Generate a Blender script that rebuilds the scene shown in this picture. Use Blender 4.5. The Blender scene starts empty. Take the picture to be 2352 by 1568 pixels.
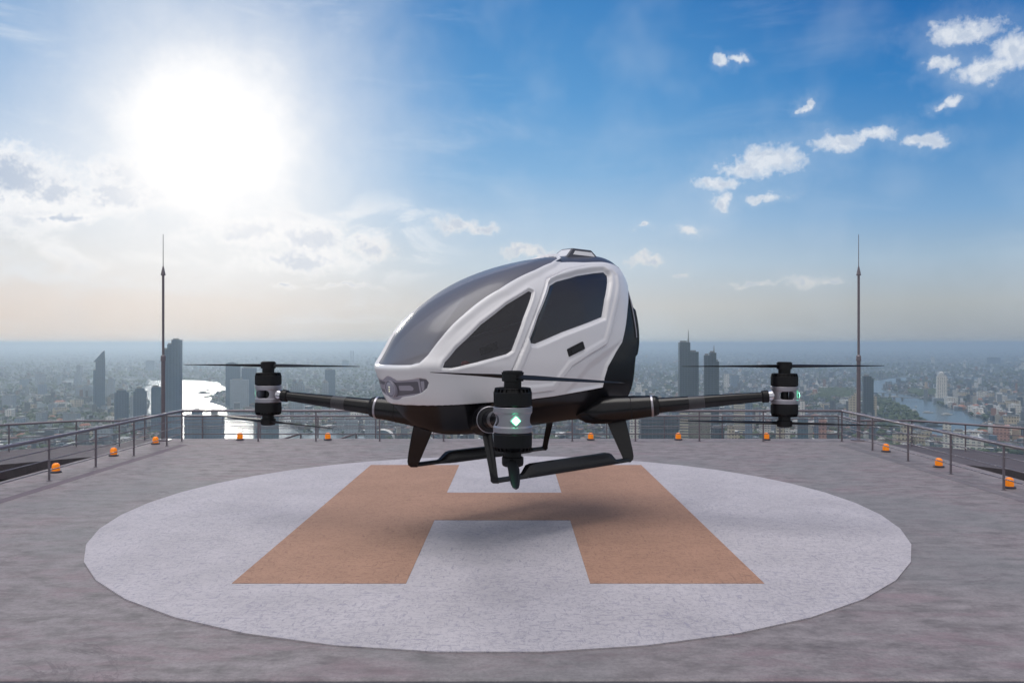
import bpy, math, random
import numpy as np
from mathutils import Vector, Matrix
R = math.radians
random.seed(7); rng = np.random.default_rng(7)
sc = bpy.context.scene
COL = sc.collection
# ------------------------------------------------------------------ camera
FPX, CX, CY, HC = 1814.0, 1181.0, 787.5, 3.0      # focal length and vanishing point on a 2352 x 1568 frame; eye 3 m above the deck
cd = bpy.data.cameras.new('camera'); cam = bpy.data.objects.new('camera', cd); COL.objects.link(cam)
cam.location = (0, 0, HC); cam.rotation_euler = (R(90), 0, 0)
cd.sensor_width = 36; cd.lens = 36 * FPX / 2352
cd.shift_x = -(CX - 1176) / 2352; cd.shift_y = (CY - 784) / 2352
cd.clip_start = .1; cd.clip_end = 200000
sc.camera = cam
sc.view_settings.view_transform = 'Standard'; sc.view_settings.look = 'None'
sc.view_settings.exposure = 0; sc.view_settings.gamma = 1
sc.cycles.use_denoising = True
sc.cycles.max_bounces = 8; sc.cycles.transparent_max_bounces = 12; sc.cycles.volume_bounces = 3
sc.cycles.sample_clamp_indirect = 6
HAZE = 1.15e-4     # density of the air over the city

def lin(c):
    o = []
    for v in c[:3]:
        v = v / 255.0
        o.append(v / 12.92 if v <= .04045 else ((v + .055) / 1.055) ** 2.4)
    return (o[0], o[1], o[2], 1.0)

class NT:
    """small helper for wiring node trees"""
    def __init__(s, tree): s.t = tree; s.n = tree.nodes; s.l = tree.links
    def node(s, ty, **kw):
        n = s.n.new(ty)
        for k, v in kw.items(): setattr(n, k, v)
        return n
    def put(s, sock, v):
        if hasattr(v, 'is_output') or isinstance(v, bpy.types.NodeSocket): s.l.new(v, sock)
        else: sock.default_value = v
    def math(s, op, a, b=None, c=None, clamp=False):
        n = s.node('ShaderNodeMath', operation=op); n.use_clamp = clamp
        s.put(n.inputs[0], a)
        if b is not None: s.put(n.inputs[1], b)
        if c is not None: s.put(n.inputs[2], c)
        return n.outputs[0]
    def vmath(s, op, a, b=None):
        n = s.node('ShaderNodeVectorMath', operation=op); s.put(n.inputs[0], a)
        if b is not None: s.put(n.inputs[1], b)
        return n.outputs['Value'] if op in ('LENGTH', 'DOT_PRODUCT', 'DISTANCE') else n.outputs['Vector']
    def maprange(s, v, a, b, c=0., d=1., kind='SMOOTHSTEP'):
        n = s.node('ShaderNodeMapRange', interpolation_type=kind); s.put(n.inputs['Value'], v)
        n.inputs['From Min'].default_value = a; n.inputs['From Max'].default_value = b
        n.inputs['To Min'].default_value = c; n.inputs['To Max'].default_value = d
        return n.outputs['Result']
    def mix(s, f, a, b, blend='MIX'):
        n = s.node('ShaderNodeMix', data_type='RGBA', blend_type=blend)
        s.put(n.inputs['Factor'], f); s.put(n.inputs['A'], a); s.put(n.inputs['B'], b)
        return n.outputs['Result']
    def ramp(s, v, stops, interp='LINEAR'):
        n = s.node('ShaderNodeValToRGB'); cr = n.color_ramp; cr.interpolation = interp
        while len(cr.elements) < len(stops): cr.elements.new(.5)
        for e, (p, c) in zip(cr.elements, stops): e.position = p; e.color = c
        s.put(n.inputs[0], v); return n.outputs['Color']
    def noise(s, vec, scale, detail=4, rough=.5, dist=0., dims='3D'):
        n = s.node('ShaderNodeTexNoise', noise_dimensions=dims)
        if vec is not None: s.put(n.inputs['Vector'], vec)
        n.inputs['Scale'].default_value = scale; n.inputs['Detail'].default_value = detail
        n.inputs['Roughness'].default_value = rough; n.inputs['Distortion'].default_value = dist
        return n.outputs['Fac']

# ------------------------------------------------------------------ world: graded daylight sky with the sun veiled in cloud
def az_el(px, py):
    a = math.atan((px - CX) / FPX)
    return math.degrees(a), math.degrees(math.atan((CY - py) / FPX * math.cos(a)))
SUN_AZ, SUN_EL = az_el(484, 318)
world = bpy.data.worlds.new('World'); sc.world = world; world.use_nodes = True
world.cycles.sampling_method = 'MANUAL'; world.cycles.sample_map_resolution = 1024
w = NT(world.node_tree); w.n.clear()
tc = w.node('ShaderNodeTexCoord').outputs['Generated']
vn = w.vmath('NORMALIZE', tc)
sep = w.node('ShaderNodeSeparateXYZ'); w.l.new(vn, sep.inputs[0])
az = w.math('MULTIPLY', w.math('ARCTAN2', sep.outputs[0], sep.outputs[1]), 57.2958)
el = w.math('MULTIPLY', w.math('ARCSINE', sep.outputs[2]), 57.2958)
cmb = w.node('ShaderNodeCombineXYZ'); w.put(cmb.inputs[0], az); w.put(cmb.inputs[1], el); ang = cmb.outputs[0]
e01 = w.maprange(el, -2, 58, 0, 1, 'LINEAR')
def col_ramp(stops): return w.ramp(e01, [((e + 2) / 60., lin(c)) for e, c in stops])
left_c = col_ramp([(-2, (205, 204, 202)), (0.3, (216, 208, 202)), (2.6, (222, 213, 207)), (5.5, (218, 220, 222)), (8.5, (196, 211, 226)), (12, (160, 190, 222)), (17, (112, 163, 212)), (23, (84, 145, 201)), (40, (48, 105, 168))])
mid_c = col_ramp([(-2, (186, 196, 200)), (0.3, (192, 200, 203)), (2.6, (204, 205, 204)), (5.5, (192, 208, 221)), (8.5, (172, 199, 224)), (12, (132, 178, 219)), (17, (92, 154, 209)), (23, (66, 133, 195)), (40, (36, 92, 160))])
right_c = col_ramp([(-2, (150, 160, 168)), (0.3, (157, 164, 170)), (2.6, (172, 179, 182)), (5.5, (160, 184, 204)), (8.5, (126, 168, 208)), (12, (92, 148, 201)), (17, (52, 124, 189)), (23, (27, 98, 170)), (40, (24, 78, 148))])
sky = w.mix(w.maprange(az, -30, 2, 0, 1), left_c, mid_c)
sky = w.mix(w.maprange(az, 2, 31, 0, 1), sky, right_c)
# the sky behind the photographer: set pale as an added fill for camera-facing sides
back = w.maprange(w.math('ABSOLUTE', az), 45, 110, 0, 1)
sky = w.mix(back, sky, (.58, .57, .585, 1))
# thin streaky cirrus
mp = w.node('ShaderNodeMapping'); w.l.new(ang, mp.inputs['Vector']); mp.inputs['Rotation'].default_value = (0, 0, R(24)); mp.inputs['Scale'].default_value = (.5, 2.0, 1)
cir = w.noise(mp.outputs[0], .13, 7, .62, .4)
cirm = w.math('MULTIPLY', w.maprange(cir, .5, .78), w.maprange(az, 4, -24, .12, .75))
sky = w.mix(cirm, sky, lin((226, 234, 242)))
soft = w.noise(ang, .16, 3, .5)
sky = w.mix(w.math('MULTIPLY', w.maprange(soft, .42, .75), .16), sky, lin((205, 218, 232)))
# cumulus: (px, py, rx, ry) on the reference frame, turned into directions
BL = [(2215, 72, 70, 26), (2330, 120, 46, 38), (2270, 160, 62, 22), (2170, 150, 26, 14), (1652, 142, 13, 15), (1686, 138, 22, 9), (1845, 242, 13, 9), (1862, 232, 14, 13), (2178, 238, 26, 11),
      (1935, 322, 70, 20), (2022, 308, 44, 18), (2120, 326, 48, 15), (1762, 372, 88, 34), (1700, 385, 50, 26), (1650, 426, 50, 17), (1662, 460, 24, 15), (1762, 454, 36, 11),
      (1050, 518, 62, 20), (1100, 524, 50, 13), (1478, 519, 22, 7), (1586, 530, 30, 14), (1215, 580, 78, 15), (1480, 600, 50, 16), (1570, 630, 22, 7), (1840, 645, 52, 17), (1730, 652, 60, 7), (1900, 645, 34, 8),
      (30, 408, 120, 72), (130, 440, 66, 36), (300, 408, 104, 50), (270, 450, 86, 44), (370, 450, 96, 34), (150, 492, 90, 16), (720, 545, 100, 44), (690, 600, 130, 34), (560, 530, 110, 36), (850, 566, 60, 30), (660, 660, 40, 8), (800, 657, 90, 8)]
# a broken bank of backlit cloud under the sun
mpb = w.node('ShaderNodeMapping'); w.l.new(ang, mpb.inputs['Vector']); mpb.inputs['Scale'].default_value = (.6, 1.25, 1); mpb.inputs['Location'].default_value = (3.7, 1.1, 0)
bk = w.noise(mpb.outputs[0], .30, 9, .56, .5)
bkm = w.math('MULTIPLY', w.maprange(bk, .45, .64), w.math('MULTIPLY', w.maprange(el, 3.6, 6.0), w.math('MULTIPLY', w.maprange(el, 11.5, 8.5), w.maprange(az, -2, -9))))
bank_c = w.mix(w.maprange(bk, .56, .72), lin((248, 249, 251)), lin((206, 214, 226)))
sky = w.mix(w.math('MULTIPLY', bkm, .7), sky, bank_c)
def wnoise(vec, scale, detail, rough, amp):
    n = w.node('ShaderNodeTexNoise'); w.l.new(vec, n.inputs['Vector']); n.inputs['Scale'].default_value = scale; n.inputs['Detail'].default_value = detail; n.inputs['Roughness'].default_value = rough
    return w.vmath('MULTIPLY', w.vmath('SUBTRACT', n.outputs['Color'], (.5, .5, .5)), (amp, amp * .62, 0))
wang = w.vmath('ADD', ang, w.vmath('ADD', wnoise(ang, .55, 2, .5, 2.6), wnoise(ang, 1.5, 8, .56, 1.15)))
acc = None
for px, py, rx, ry in BL:
    a, e = az_el(px, py); sx, sy = rx / FPX * 57.3 * 1.12, ry / FPX * 57.3 * 1.15
    q = w.vmath('MULTIPLY', w.vmath('SUBTRACT', wang, (a, e, 0)), (1 / sx, 1 / sy, 0))
    d = w.vmath('LENGTH', q)
    acc = d if acc is None else w.math('SMOOTH_MIN', acc, d, .22)
fine = w.noise(ang, 2.2, 8, .6, .3)
dens = w.math('ADD', w.math('SUBTRACT', 1.0, acc), w.math('MULTIPLY', w.math('SUBTRACT', fine, .5), .95))
cm = w.maprange(dens, -.12, .72)
wisp = w.math('MULTIPLY', w.maprange(dens, -1.2, .4), .12)
cm = w.math('MAXIMUM', cm, wisp)
up = w.noise(w.vmath('ADD', ang, (.25, .55, 0)), .9, 5, .55, .3); here = w.noise(ang, .9, 5, .55, .3)
shr = w.maprange(w.math('SUBTRACT', up, here), -.10, .12)
leftness = w.maprange(az, -6, -16, 0, 1)
shade = w.math('MAXIMUM', w.math('MULTIPLY', w.math('MULTIPLY', w.maprange(dens, .25, .8), shr), .9), w.math('MULTIPLY', w.maprange(dens, .42, .85), leftness))
ccol = w.mix(w.math('MULTIPLY', shade, w.maprange(az, -6, -22, .55, 1.0)), w.mix(leftness, w.mix(w.maprange(el, 2, 12), lin((224, 222, 220)), lin((228, 233, 240))), lin((252, 252, 253))), lin((163, 182, 208)))
sky = w.mix(w.math('MULTIPLY', cm, w.maprange(el, 3.2, 7.5, .5, .9)), sky, ccol)
# veil of glare round the sun
a_, e_ = R(SUN_AZ), R(SUN_EL)
sdir = (math.sin(a_) * math.cos(e_), math.cos(a_) * math.cos(e_), math.sin(e_))
sang = w.math('MULTIPLY', w.math('ARCCOSINE', w.vmath('DOT_PRODUCT', vn, sdir)), 57.2958)
gn = w.noise(ang, .22, 5, .6)
sang = w.math('ADD', sang, w.math('MULTIPLY', w.math('SUBTRACT', gn, .5), 4.5))
core = w.maprange(sang, 1.8, 6.6, 1, 0)
halo = w.math('POWER', w.maprange(sang, 3.6, 19, 1, 0, 'LINEAR'), 1.9)
sky = w.mix(w.math('MULTIPLY', halo, 1.0, clamp=True), sky, (.93, .94, .96, 1))
sky = w.mix(core, sky, (1.05, 1.05, 1.06, 1))
hot = w.mix(w.maprange(sang, .4, 3.2, 1, 0), (0, 0, 0, 1), (130, 124, 112, 1))
sky = w.mix(1.0, sky, hot, 'ADD')
below = w.maprange(el, -.5, -6, 0, 1)
sky = w.mix(below, sky, lin((196, 203, 208)))
bg = w.node('ShaderNodeBackground'); w.l.new(sky, bg.inputs['Color']); bg.inputs['Strength'].default_value = 1.0
nish = w.node('ShaderNodeTexSky', sky_type='NISHITA'); nish.sun_disc = False
nish.sun_elevation = R(SUN_EL); nish.sun_rotation = R(SUN_AZ); nish.dust_density = 2
bg2 = w.node('ShaderNodeBackground'); w.l.new(nish.outputs[0], bg2.inputs['Color']); bg2.inputs['Strength'].default_value = .001
ad = w.node('ShaderNodeAddShader'); w.l.new(bg.outputs[0], ad.inputs[0]); w.l.new(bg2.outputs[0], ad.inputs[1])
wo = w.node('ShaderNodeOutputWorld'); w.l.new(ad.outputs[0], wo.inputs['Surface'])
# broad soft daylight
sl = bpy.data.lights.new('sun', 'SUN'); sl.energy = 2.1; sl.angle = R(48); sl.color = (1.0, .95, .89)
so = bpy.data.objects.new('sun', sl); COL.objects.link(so)
so.rotation_euler = Vector((.14, -.02, -.98)).to_track_quat('-Z', 'Y').to_euler()

# ------------------------------------------------------------------ materials
def mat(name):
    m = bpy.data.materials.new(name); m.use_nodes = True
    k = NT(m.node_tree); b = k.n['Principled BSDF']; return m, k, b
def plain(name, c, rough=.5, metal=0., noise_amt=.0, scale=8, coat=0., spec=.5):
    m, k, b = mat(name)
    c = tuple(c[:3]) + (1,)
    b.inputs['Roughness'].default_value = rough; b.inputs['Metallic'].default_value = metal
    b.inputs['Coat Weight'].default_value = coat; b.inputs['Specular IOR Level'].default_value = spec
    if noise_amt:
        o = k.node('ShaderNodeTexCoord').outputs['Object']
        n = k.noise(o, scale, 5, .6)
        d = tuple(v * (1 - noise_amt) for v in c[:3]) + (1,); u = tuple(min(1, v * (1 + noise_amt)) for v in c[:3]) + (1,)
        k.l.new(k.mix(n, d, u), b.inputs['Base Color'])
        k.l.new(k.maprange(n, .2, .8, max(0, rough - .08), min(1, rough + .08), 'LINEAR'), b.inputs['Roughness'])
    else: b.inputs['Base Color'].default_value = c
    return m
M = {}
M['white'] = plain('white_paint', (.77, .765, .80), .34, 0, .015, 3, .25)
M['black'] = plain('black_gloss', (.008, .008, .010), .34, 0, .15, 4, .16)
M['blackmat'] = plain('black_satin', (.007, .007, .009), .40, 0, .2, 20, 0., .16)
def dull_black(name, c, spec, rough):
    m, k, b = mat(name)
    o = k.node('ShaderNodeTexCoord').outputs['Object']; n = k.noise(o, 6, 5, .6)
    d = k.node('ShaderNodeBsdfDiffuse'); k.l.new(k.mix(n, tuple(v * .93 for v in c) + (1,), tuple(v * 1.07 for v in c) + (1,)), d.inputs[0])
    g = k.node('ShaderNodeBsdfGlossy'); g.inputs['Color'].default_value = (1, 1, 1, 1); k.l.new(k.maprange(n, .2, .8, rough - .015, rough + .015, 'LINEAR'), g.inputs['Roughness'])
    lw = k.node('ShaderNodeLayerWeight'); lw.inputs['Blend'].default_value = .25
    mx = k.node('ShaderNodeMixShader'); k.l.new(k.maprange(lw.outputs['Facing'], 0, 1, spec, spec * 2.6, 'LINEAR'), mx.inputs[0])
    k.l.new(d.outputs[0], mx.inputs[1]); k.l.new(g.outputs[0], mx.inputs[2]); k.l.new(mx.outputs[0], k.n['Material Output'].inputs['Surface']); return m
M['black'] = dull_black('black_gloss', (.006, .006, .008), .034, .24)
M['blackmat'] = dull_black('black_satin', (.006, .006, .008), .026, .30)
M['carbon'] = plain('carbon', (.018, .018, .02), .45, 0, .2, 30, 0., .3)
M['alu'] = plain('aluminium', (.40, .39, .44), .34, .85, .05, 40)
M['chrome'] = plain('chrome', (.62, .62, .68), .16, 1.)
M['band'] = plain('grey_band', (.04, .04, .047), .4)
M['charcoal'] = plain('charcoal_paint', (.06, .06, .075), .35, 0, .1, 6)
M['greyA'] = plain('lamp_band_grey', (.13, .125, .155), .35)
M['greyB'] = plain('lamp_band_light', (.36, .345, .42), .35)
M['rail'] = plain('rail_steel', (.19, .17, .195), .38, .35, .18, 14)
M['beaconbase'] = plain('beacon_base', (.05, .05, .065), .5)
M['seat'] = plain('seat_fabric', (.03, .03, .035), .8, 0, .2, 60)
M['red'] = plain('red_plastic', (.5, .02, .03), .4)
def glass(name, tint, fac, rough, c):
    m, k, b = mat(name)
    b.inputs['Base Color'].default_value = c + (1,); b.inputs['Roughness'].default_value = rough
    b.inputs['Coat Weight'].default_value = .3
    t = k.node('ShaderNodeBsdfTransparent'); t.inputs[0].default_value = tint + (1,)
    mx = k.node('ShaderNodeMixShader'); mx.inputs[0].default_value = fac
    k.l.new(t.outputs[0], mx.inputs[1]); k.l.new(b.outputs[0], mx.inputs[2])
    k.l.new(mx.outputs[0], k.n['Material Output'].inputs['Surface']); return m
M['glass_front'] = glass('windscreen_glass', (.70, .70, .74), .58, .28, (.23, .23, .27))
M['glass_side'] = glass('side_glass', (.50, .50, .55), .50, .16, (.06, .06, .07))
M['glass_dark'] = glass('door_glass', (.15, .15, .18), .9, .16, (.018, .018, .024))
M['lens'] = plain('lamp_lens', (.34, .34, .42), .2, .1, .25, 30)
def emis(name, c, s):
    m, k, b = mat(name); b.inputs['Base Color'].default_value = c + (1,)
    b.inputs['Emission Color'].default_value = c + (1,); b.inputs['Emission Strength'].default_value = s; return m
M['led'] = emis('led', (.9, .9, .6), 1.0)
M['green'] = emis('green_lamp', (.22, 1.0, .55), 9)
# orange beacon: translucent ribbed plastic
m, k, b = mat('orange_lens'); M['orange'] = m
o = k.node('ShaderNodeTexCoord').outputs['Object']
sp = k.node('ShaderNodeSeparateXYZ'); k.l.new(o, sp.inputs[0])
th = k.math('ARCTAN2', sp.outputs[1], sp.outputs[0])
rib = k.math('SINE', k.math('MULTIPLY', th, 18.0))
k.l.new(k.mix(k.maprange(rib, -1, 1), (.86, .17, .003, 1), (.95, .30, .01, 1)), b.inputs['Base Color'])
b.inputs['Roughness'].default_value = .25; b.inputs['Subsurface Weight'].default_value = .0
b.inputs['Emission Color'].default_value = (1, .28, .01, 1); b.inputs['Emission Strength'].default_value = .28
# concrete deck
def concrete(name, base, spread, streak=1.0, rough=.75):
    m, k, b = mat(name)
    o = k.node('ShaderNodeTexCoord').outputs['Object']
    mp = k.node('ShaderNodeMapping'); k.l.new(o, mp.inputs[0]); mp.inputs['Scale'].default_value = (.8, 1.5, 1)
    n1 = k.noise(mp.outputs[0], 2.6, 13, .74, .12)
    n2 = k.noise(o, .22, 4, .55, .3)
    n3 = k.noise(o, 24, 6, .75)
    mp2 = k.node('ShaderNodeMapping'); k.l.new(o, mp2.inputs[0]); mp2.inputs['Scale'].default_value = (.5, 1.5, 1); mp2.inputs['Location'].default_value = (7, 3, 0)
    n4 = k.noise(mp2.outputs[0], 1.5, 11, .72, .5)
    c = k.ramp(n1, [(0.34, tuple(v * (1 - spread) for v in base) + (1,)), (.5, tuple(base) + (1,)), (.68, tuple(v * (1 + spread * .9) for v in base) + (1,))])
    warm = (base[0] * 1.10, base[1] * .80, base[2] * .90, 1); cool = (base[0] * .84, base[1] * .98, base[2] * .98, 1)
    c = k.mix(k.math('MULTIPLY', k.maprange(n4, .48, .64), .42), c, warm)
    c = k.mix(k.math('MULTIPLY', k.maprange(n2, .48, .62), .45), c, cool)
    c = k.mix(k.math('MULTIPLY', k.maprange(n3, .42, .66), .38), c, (base[0] * .55, base[1] * .55, base[2] * .6, 1))
    # flaking edges: thin dark contour lines of a stretched noise
    mp3 = k.node('ShaderNodeMapping'); k.l.new(o, mp3.inputs[0]); mp3.inputs['Scale'].default_value = (.55, 1.1, 1)
    f = k.noise(mp3.outputs[0], .8, 12, .62, .8)
    line = k.maprange(k.math('ABSOLUTE', k.math('SUBTRACT', f, .54)), 0.0, .011, 1, 0)
    line = k.math('MULTIPLY', line, k.maprange(k.noise(o, .45, 2, .5), .5, .62))
    c = k.mix(k.math('MULTIPLY', line, .45), c, (base[0] * .4, base[1] * .36, base[2] * .42, 1))
    k.l.new(c, b.inputs['Base Color'])
    b.inputs['Roughness'].default_value = rough; b.inputs['Specular IOR Level'].default_value = .35
    bp = k.node('ShaderNodeBump'); bp.inputs['Strength'].default_value = .35; bp.inputs['Distance'].default_value = .02
    k.l.new(k.math('ADD', k.math('MULTIPLY', n1, .7), k.math('SUBTRACT', k.math('MULTIPLY', n3, .4), k.math('MULTIPLY', line, .4))), bp.inputs['Height']); k.l.new(bp.outputs[0], b.inputs['Normal'])
    return m
M['deck'] = concrete('deck_concrete', (.222, .200, .210), .46)
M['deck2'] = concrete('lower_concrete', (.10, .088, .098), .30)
M['pit'] = plain('dark_mottle', (.022, .019, .02), .9, 0, .5, 3)  # near-black mottled colour for the gap floor
M['strip'] = plain('drain_strip', (.135, .105, .13), .8, 0, .3, 5)
M['trim'] = plain('deck_trim', (.05, .052, .07), .6, 0, .2, 6)
def painted(name, base, fleck, amt, warm=None):
    m, k, b = mat(name)
    o = k.node('ShaderNodeTexCoord').outputs['Object']
    def st(sx, sy, scale, loc, t0, t1, dist=.5):
        mp = k.node('ShaderNodeMapping'); k.l.new(o, mp.inputs[0]); mp.inputs['Scale'].default_value = (sx, sy, 1); mp.inputs['Location'].default_value = loc
        return k.maprange(k.noise(mp.outputs[0], scale, 5, .65, dist), t0, t1)
    h = st(1, 3.2, 6.5, (0, 0, 0), .54, .68); v = st(3.2, 1, 6.5, (9, 4, 0), .55, .69); s = st(1, 1, 26, (2, 1, 0), .5, .68)
    fl = k.math('MAXIMUM', k.math('MAXIMUM', h, v), k.math('MULTIPLY', s, .8))
    big = k.noise(o, .9, 4, .6)
    c = k.mix(k.maprange(big, .3, .7), tuple(x * .93 for x in base) + (1,), tuple(min(1, x * 1.06) for x in base) + (1,))
    c = k.mix(k.math('MULTIPLY', fl, amt), c, fleck + (1,))
    f = k.noise(o, 1.3, 12, .7, 1.0)
    line = k.math('MULTIPLY', k.maprange(k.math('ABSOLUTE', k.math('SUBTRACT', f, .5)), 0, .006, 1, 0), k.maprange(k.noise(o, .5, 2, .5), .52, .6))
    c = k.mix(k.math('MULTIPLY', line, .45), c, tuple(x * .45 for x in fleck) + (1,))
    k.l.new(c, b.inputs['Base Color']); b.inputs['Roughness'].default_value = .8; b.inputs['Specular IOR Level'].default_value = .3
    bp = k.node('ShaderNodeBump'); bp.inputs['Strength'].default_value = .5; bp.inputs['Distance'].default_value = .012
    k.l.new(k.math('SUBTRACT', 1.0, fl), bp.inputs['Height']); k.l.new(bp.outputs[0], b.inputs['Normal'])
    return m
M['circle'] = painted('pad_white', (.455, .43, .465), (.23, .225, .31), .6)
M['H'] = painted('pad_orange', (.37, .215, .152), (.20, .115, .09), .6)

# ------------------------------------------------------------------ mesh helpers
def link(name, verts, faces, m, parent=None, smooth=False, mats=None, mi=None):
    me = bpy.data.meshes.new(name)
    me.from_pydata([tuple(map(float, v)) for v in verts] if not isinstance(verts, np.ndarray) else verts.tolist(), [], faces if not isinstance(faces, np.ndarray) else faces.tolist())
    if mats:
        for q in mats: me.materials.append(q)
        me.polygons.foreach_set('material_index', mi)
    elif m is not None: me.materials.append(m)
    if smooth: me.polygons.foreach_set('use_smooth', [True] * len(me.polygons))
    me.update()
    o = bpy.data.objects.new(name, me); COL.objects.link(o)
    if parent: o.parent = parent
    return o
def tag(o, label=None, cat=None, group=None, kind=None):
    if label: o['label'] = label
    if cat: o['category'] = cat
    if group: o['group'] = group
    if kind: o['kind'] = kind
    return o
def empty(name, loc, label, cat, group=None, rz=0):
    o = bpy.data.objects.new(name, None); COL.objects.link(o); o.location = loc; o.rotation_euler = (0, 0, rz); o.empty_display_size = .1
    return tag(o, label, cat, group)
def copy_tree(o, parent=None):
    c = o.copy(); COL.objects.link(c); c.parent = parent
    for ch in list(o.children): copy_tree(ch, c)
    return c
class MB:
    def __init__(s): s.v = []; s.f = []; s.sm = []
    def add(s, v, f, smooth=False):
        n = len(s.v); s.v += [tuple(map(float, p)) for p in v]; s.f += [tuple(i + n for i in q) for q in f]; s.sm += [smooth] * len(f); return s
    def box(s, x0, x1, y0, y1, z0, z1, M4=None):
        v = [(x, y, z) for z in (z0, z1) for x, y in ((x0, y0), (x1, y0), (x1, y1), (x0, y1))]
        if M4 is not None: v = [tuple(M4 @ Vector(p)) for p in v]
        return s.add(v, [(0, 3, 2, 1), (4, 5, 6, 7), (0, 1, 5, 4), (1, 2, 6, 5), (2, 3, 7, 6), (3, 0, 4, 7)])
    def frame(s, d):
        d = Vector(d).normalized(); a = Vector((0, 0, 1)) if abs(d.z) < .9 else Vector((1, 0, 0))
        u = d.cross(a).normalized(); return u, d.cross(u).normalized(), d
    def tube(s, p, q, r0, r1=None, n=12, caps=True, smooth=True):
        r1 = r0 if r1 is None else r1; p = Vector(p); q = Vector(q); u, v, d = s.frame(q - p)
        V = [c + (u * math.cos(2 * math.pi * i / n) + v * math.sin(2 * math.pi * i / n)) * r for c, r in ((p, r0), (q, r1)) for i in range(n)]
        F = [(i, i + n, (i + 1) % n + n, (i + 1) % n) for i in range(n)]
        s.add(V, F, smooth)
        if caps: s.add(V, [tuple(range(n)), tuple(range(2 * n - 1, n - 1, -1))])
        return s
    def lathe(s, prof, n=32, p=(0, 0, 0), d=(0, 0, 1), smooth=False, close=True):
        p = Vector(p); u, v, d = s.frame(d)
        V = []; F = []
        for h, r in prof:
            for i in range(n):
                t = 2 * math.pi * i / n; V.append(p + d * h + (u * math.cos(t) + v * math.sin(t)) * r)
        for j in range(len(prof) - 1):
            for i in range(n):
                a = j * n + i; b2 = j * n + (i + 1) % n; F.append((a, a + n, b2 + n, b2))
        s.add(V, F, smooth)
        if close: s.add(V, [tuple(range(n)), tuple(range(len(V) - 1, len(V) - 1 - n, -1))])
        return s
    def prism(s, poly, z0, z1):
        n = len(poly); V = [(x, y, z0) for x, y in poly] + [(x, y, z1) for x, y in poly]
        ar = sum(poly[i][0] * poly[(i + 1) % n][1] - poly[(i + 1) % n][0] * poly[i][1] for i in range(n))
        F = [tuple(range(n - 1, -1, -1)), tuple(range(n, 2 * n))] + [(i, (i + 1) % n, (i + 1) % n + n, i + n) for i in range(n)]
        if ar < 0: F = [tuple(reversed(f)) for f in F]
        return s.add(V, F)
    def build(s, name, m, parent=None, bevel=0.):
        o = link(name, s.v, s.f, m, parent)
        o.data.polygons.foreach_set('use_smooth', s.sm)
        if bevel:
            b = o.modifiers.new('bevel', 'BEVEL'); b.width = bevel; b.segments = 2; b.limit_method = 'ANGLE'; b.angle_limit = R(40)
        return o

# ------------------------------------------------------------------ rooftop: deck, pad, lower terrace
GZ = -250.0          # the city lies 250 m below the deck
def deck_depth(py): return FPX * HC / (py - CY)
MB().box(-11.15, 11.15, 7.03, 24.8, -.30, 0).build('deck_floor', M['deck'], bevel=.03)['kind'] = 'structure'
MB().box(-11.15, 11.15, 6.85, 7.024, -.30, -.012).build('deck_trim', M['trim'])['kind'] = 'structure'
for sx in (-9.74, 9.70):
    b_ = MB().box(sx - .12, sx + .12, 7.2, 23.3, 0.0, .004); o = b_.build('drain_strip', M['strip'] if sx < 0 else M['strip']); o['kind'] = 'structure'
m, k, b = mat('drain_strip_pale'); o.data.materials[0] = concrete('drain_strip_pale', (.175, .16, .175), .35)
circ = [(-.23 + 6.63 * math.cos(R(4.5 + 9 * i)), 14.26 + 6.63 * math.sin(R(4.5 + 9 * i))) for i in range(40)]
MB().prism(circ, 0.001, .016).build('landing_circle', M['circle'])['kind'] = 'structure'
hx, hw, hi = -.2, 3.307, 1.144
y0, y1, y2, y3 = 9.81, 13.32, 15.75, 19.33
MB().prism([(hx - hw, y0), (hx - hi, y0), (hx - hi, y1), (hx + hi, y1), (hx + hi, y0), (hx + hw, y0), (hx + hw, y3), (hx + hi, y3), (hx + hi, y2), (hx - hi, y2), (hx - hi, y3), (hx - hw, y3)], .013, .021).build('landing_mark', M['H'])['kind'] = 'structure'
# lower terrace round the deck: octagonal ring 0.74 m down, with an open dark gap next to the deck
LZ = -.74
ring_out = [(-30, 4), (-24, 20.5), (-17.6, 27.6), (-16.0, 29.0), (-14.7, 29.0), (-14.7, 30.9), (12.95, 30.9), (12.95, 29.1), (14.6, 29.1), (17.2, 26.3), (24, 18.5), (30, 4)]
ring_in = [(-20.2, 4), (-18.9, 20.2), (-15.8, 24.3), (-13.87, 26.0), (-11.4, 27.6), (11.4, 27.2), (12.3, 26.0), (13.8, 24.4), (14.85, 23.0), (17.2, 20.0), (18.6, 4)]
poly = ring_out + list(reversed(ring_in))
def tri_fill(poly2, z, name, m):
    from mathutils.geometry import tessellate_polygon
    V = [Vector((x, y, z)) for x, y in poly2]; F = tessellate_polygon([V])
    o = link(name, V, [tuple(f) for f in F], m)
    for p in o.data.polygons:
        if p.normal.z < 0: p.flip()
    return o
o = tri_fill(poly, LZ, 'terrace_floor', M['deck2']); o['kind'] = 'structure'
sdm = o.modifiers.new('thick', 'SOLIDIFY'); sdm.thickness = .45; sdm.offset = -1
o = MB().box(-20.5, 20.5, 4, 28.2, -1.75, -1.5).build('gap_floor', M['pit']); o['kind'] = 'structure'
# tower shaft below the roof
tag(MB().box(-19.5, 19.5, 4.2, 27.8, GZ, -1.8).build('tower_shaft', M['deck2']), kind='structure')

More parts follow.
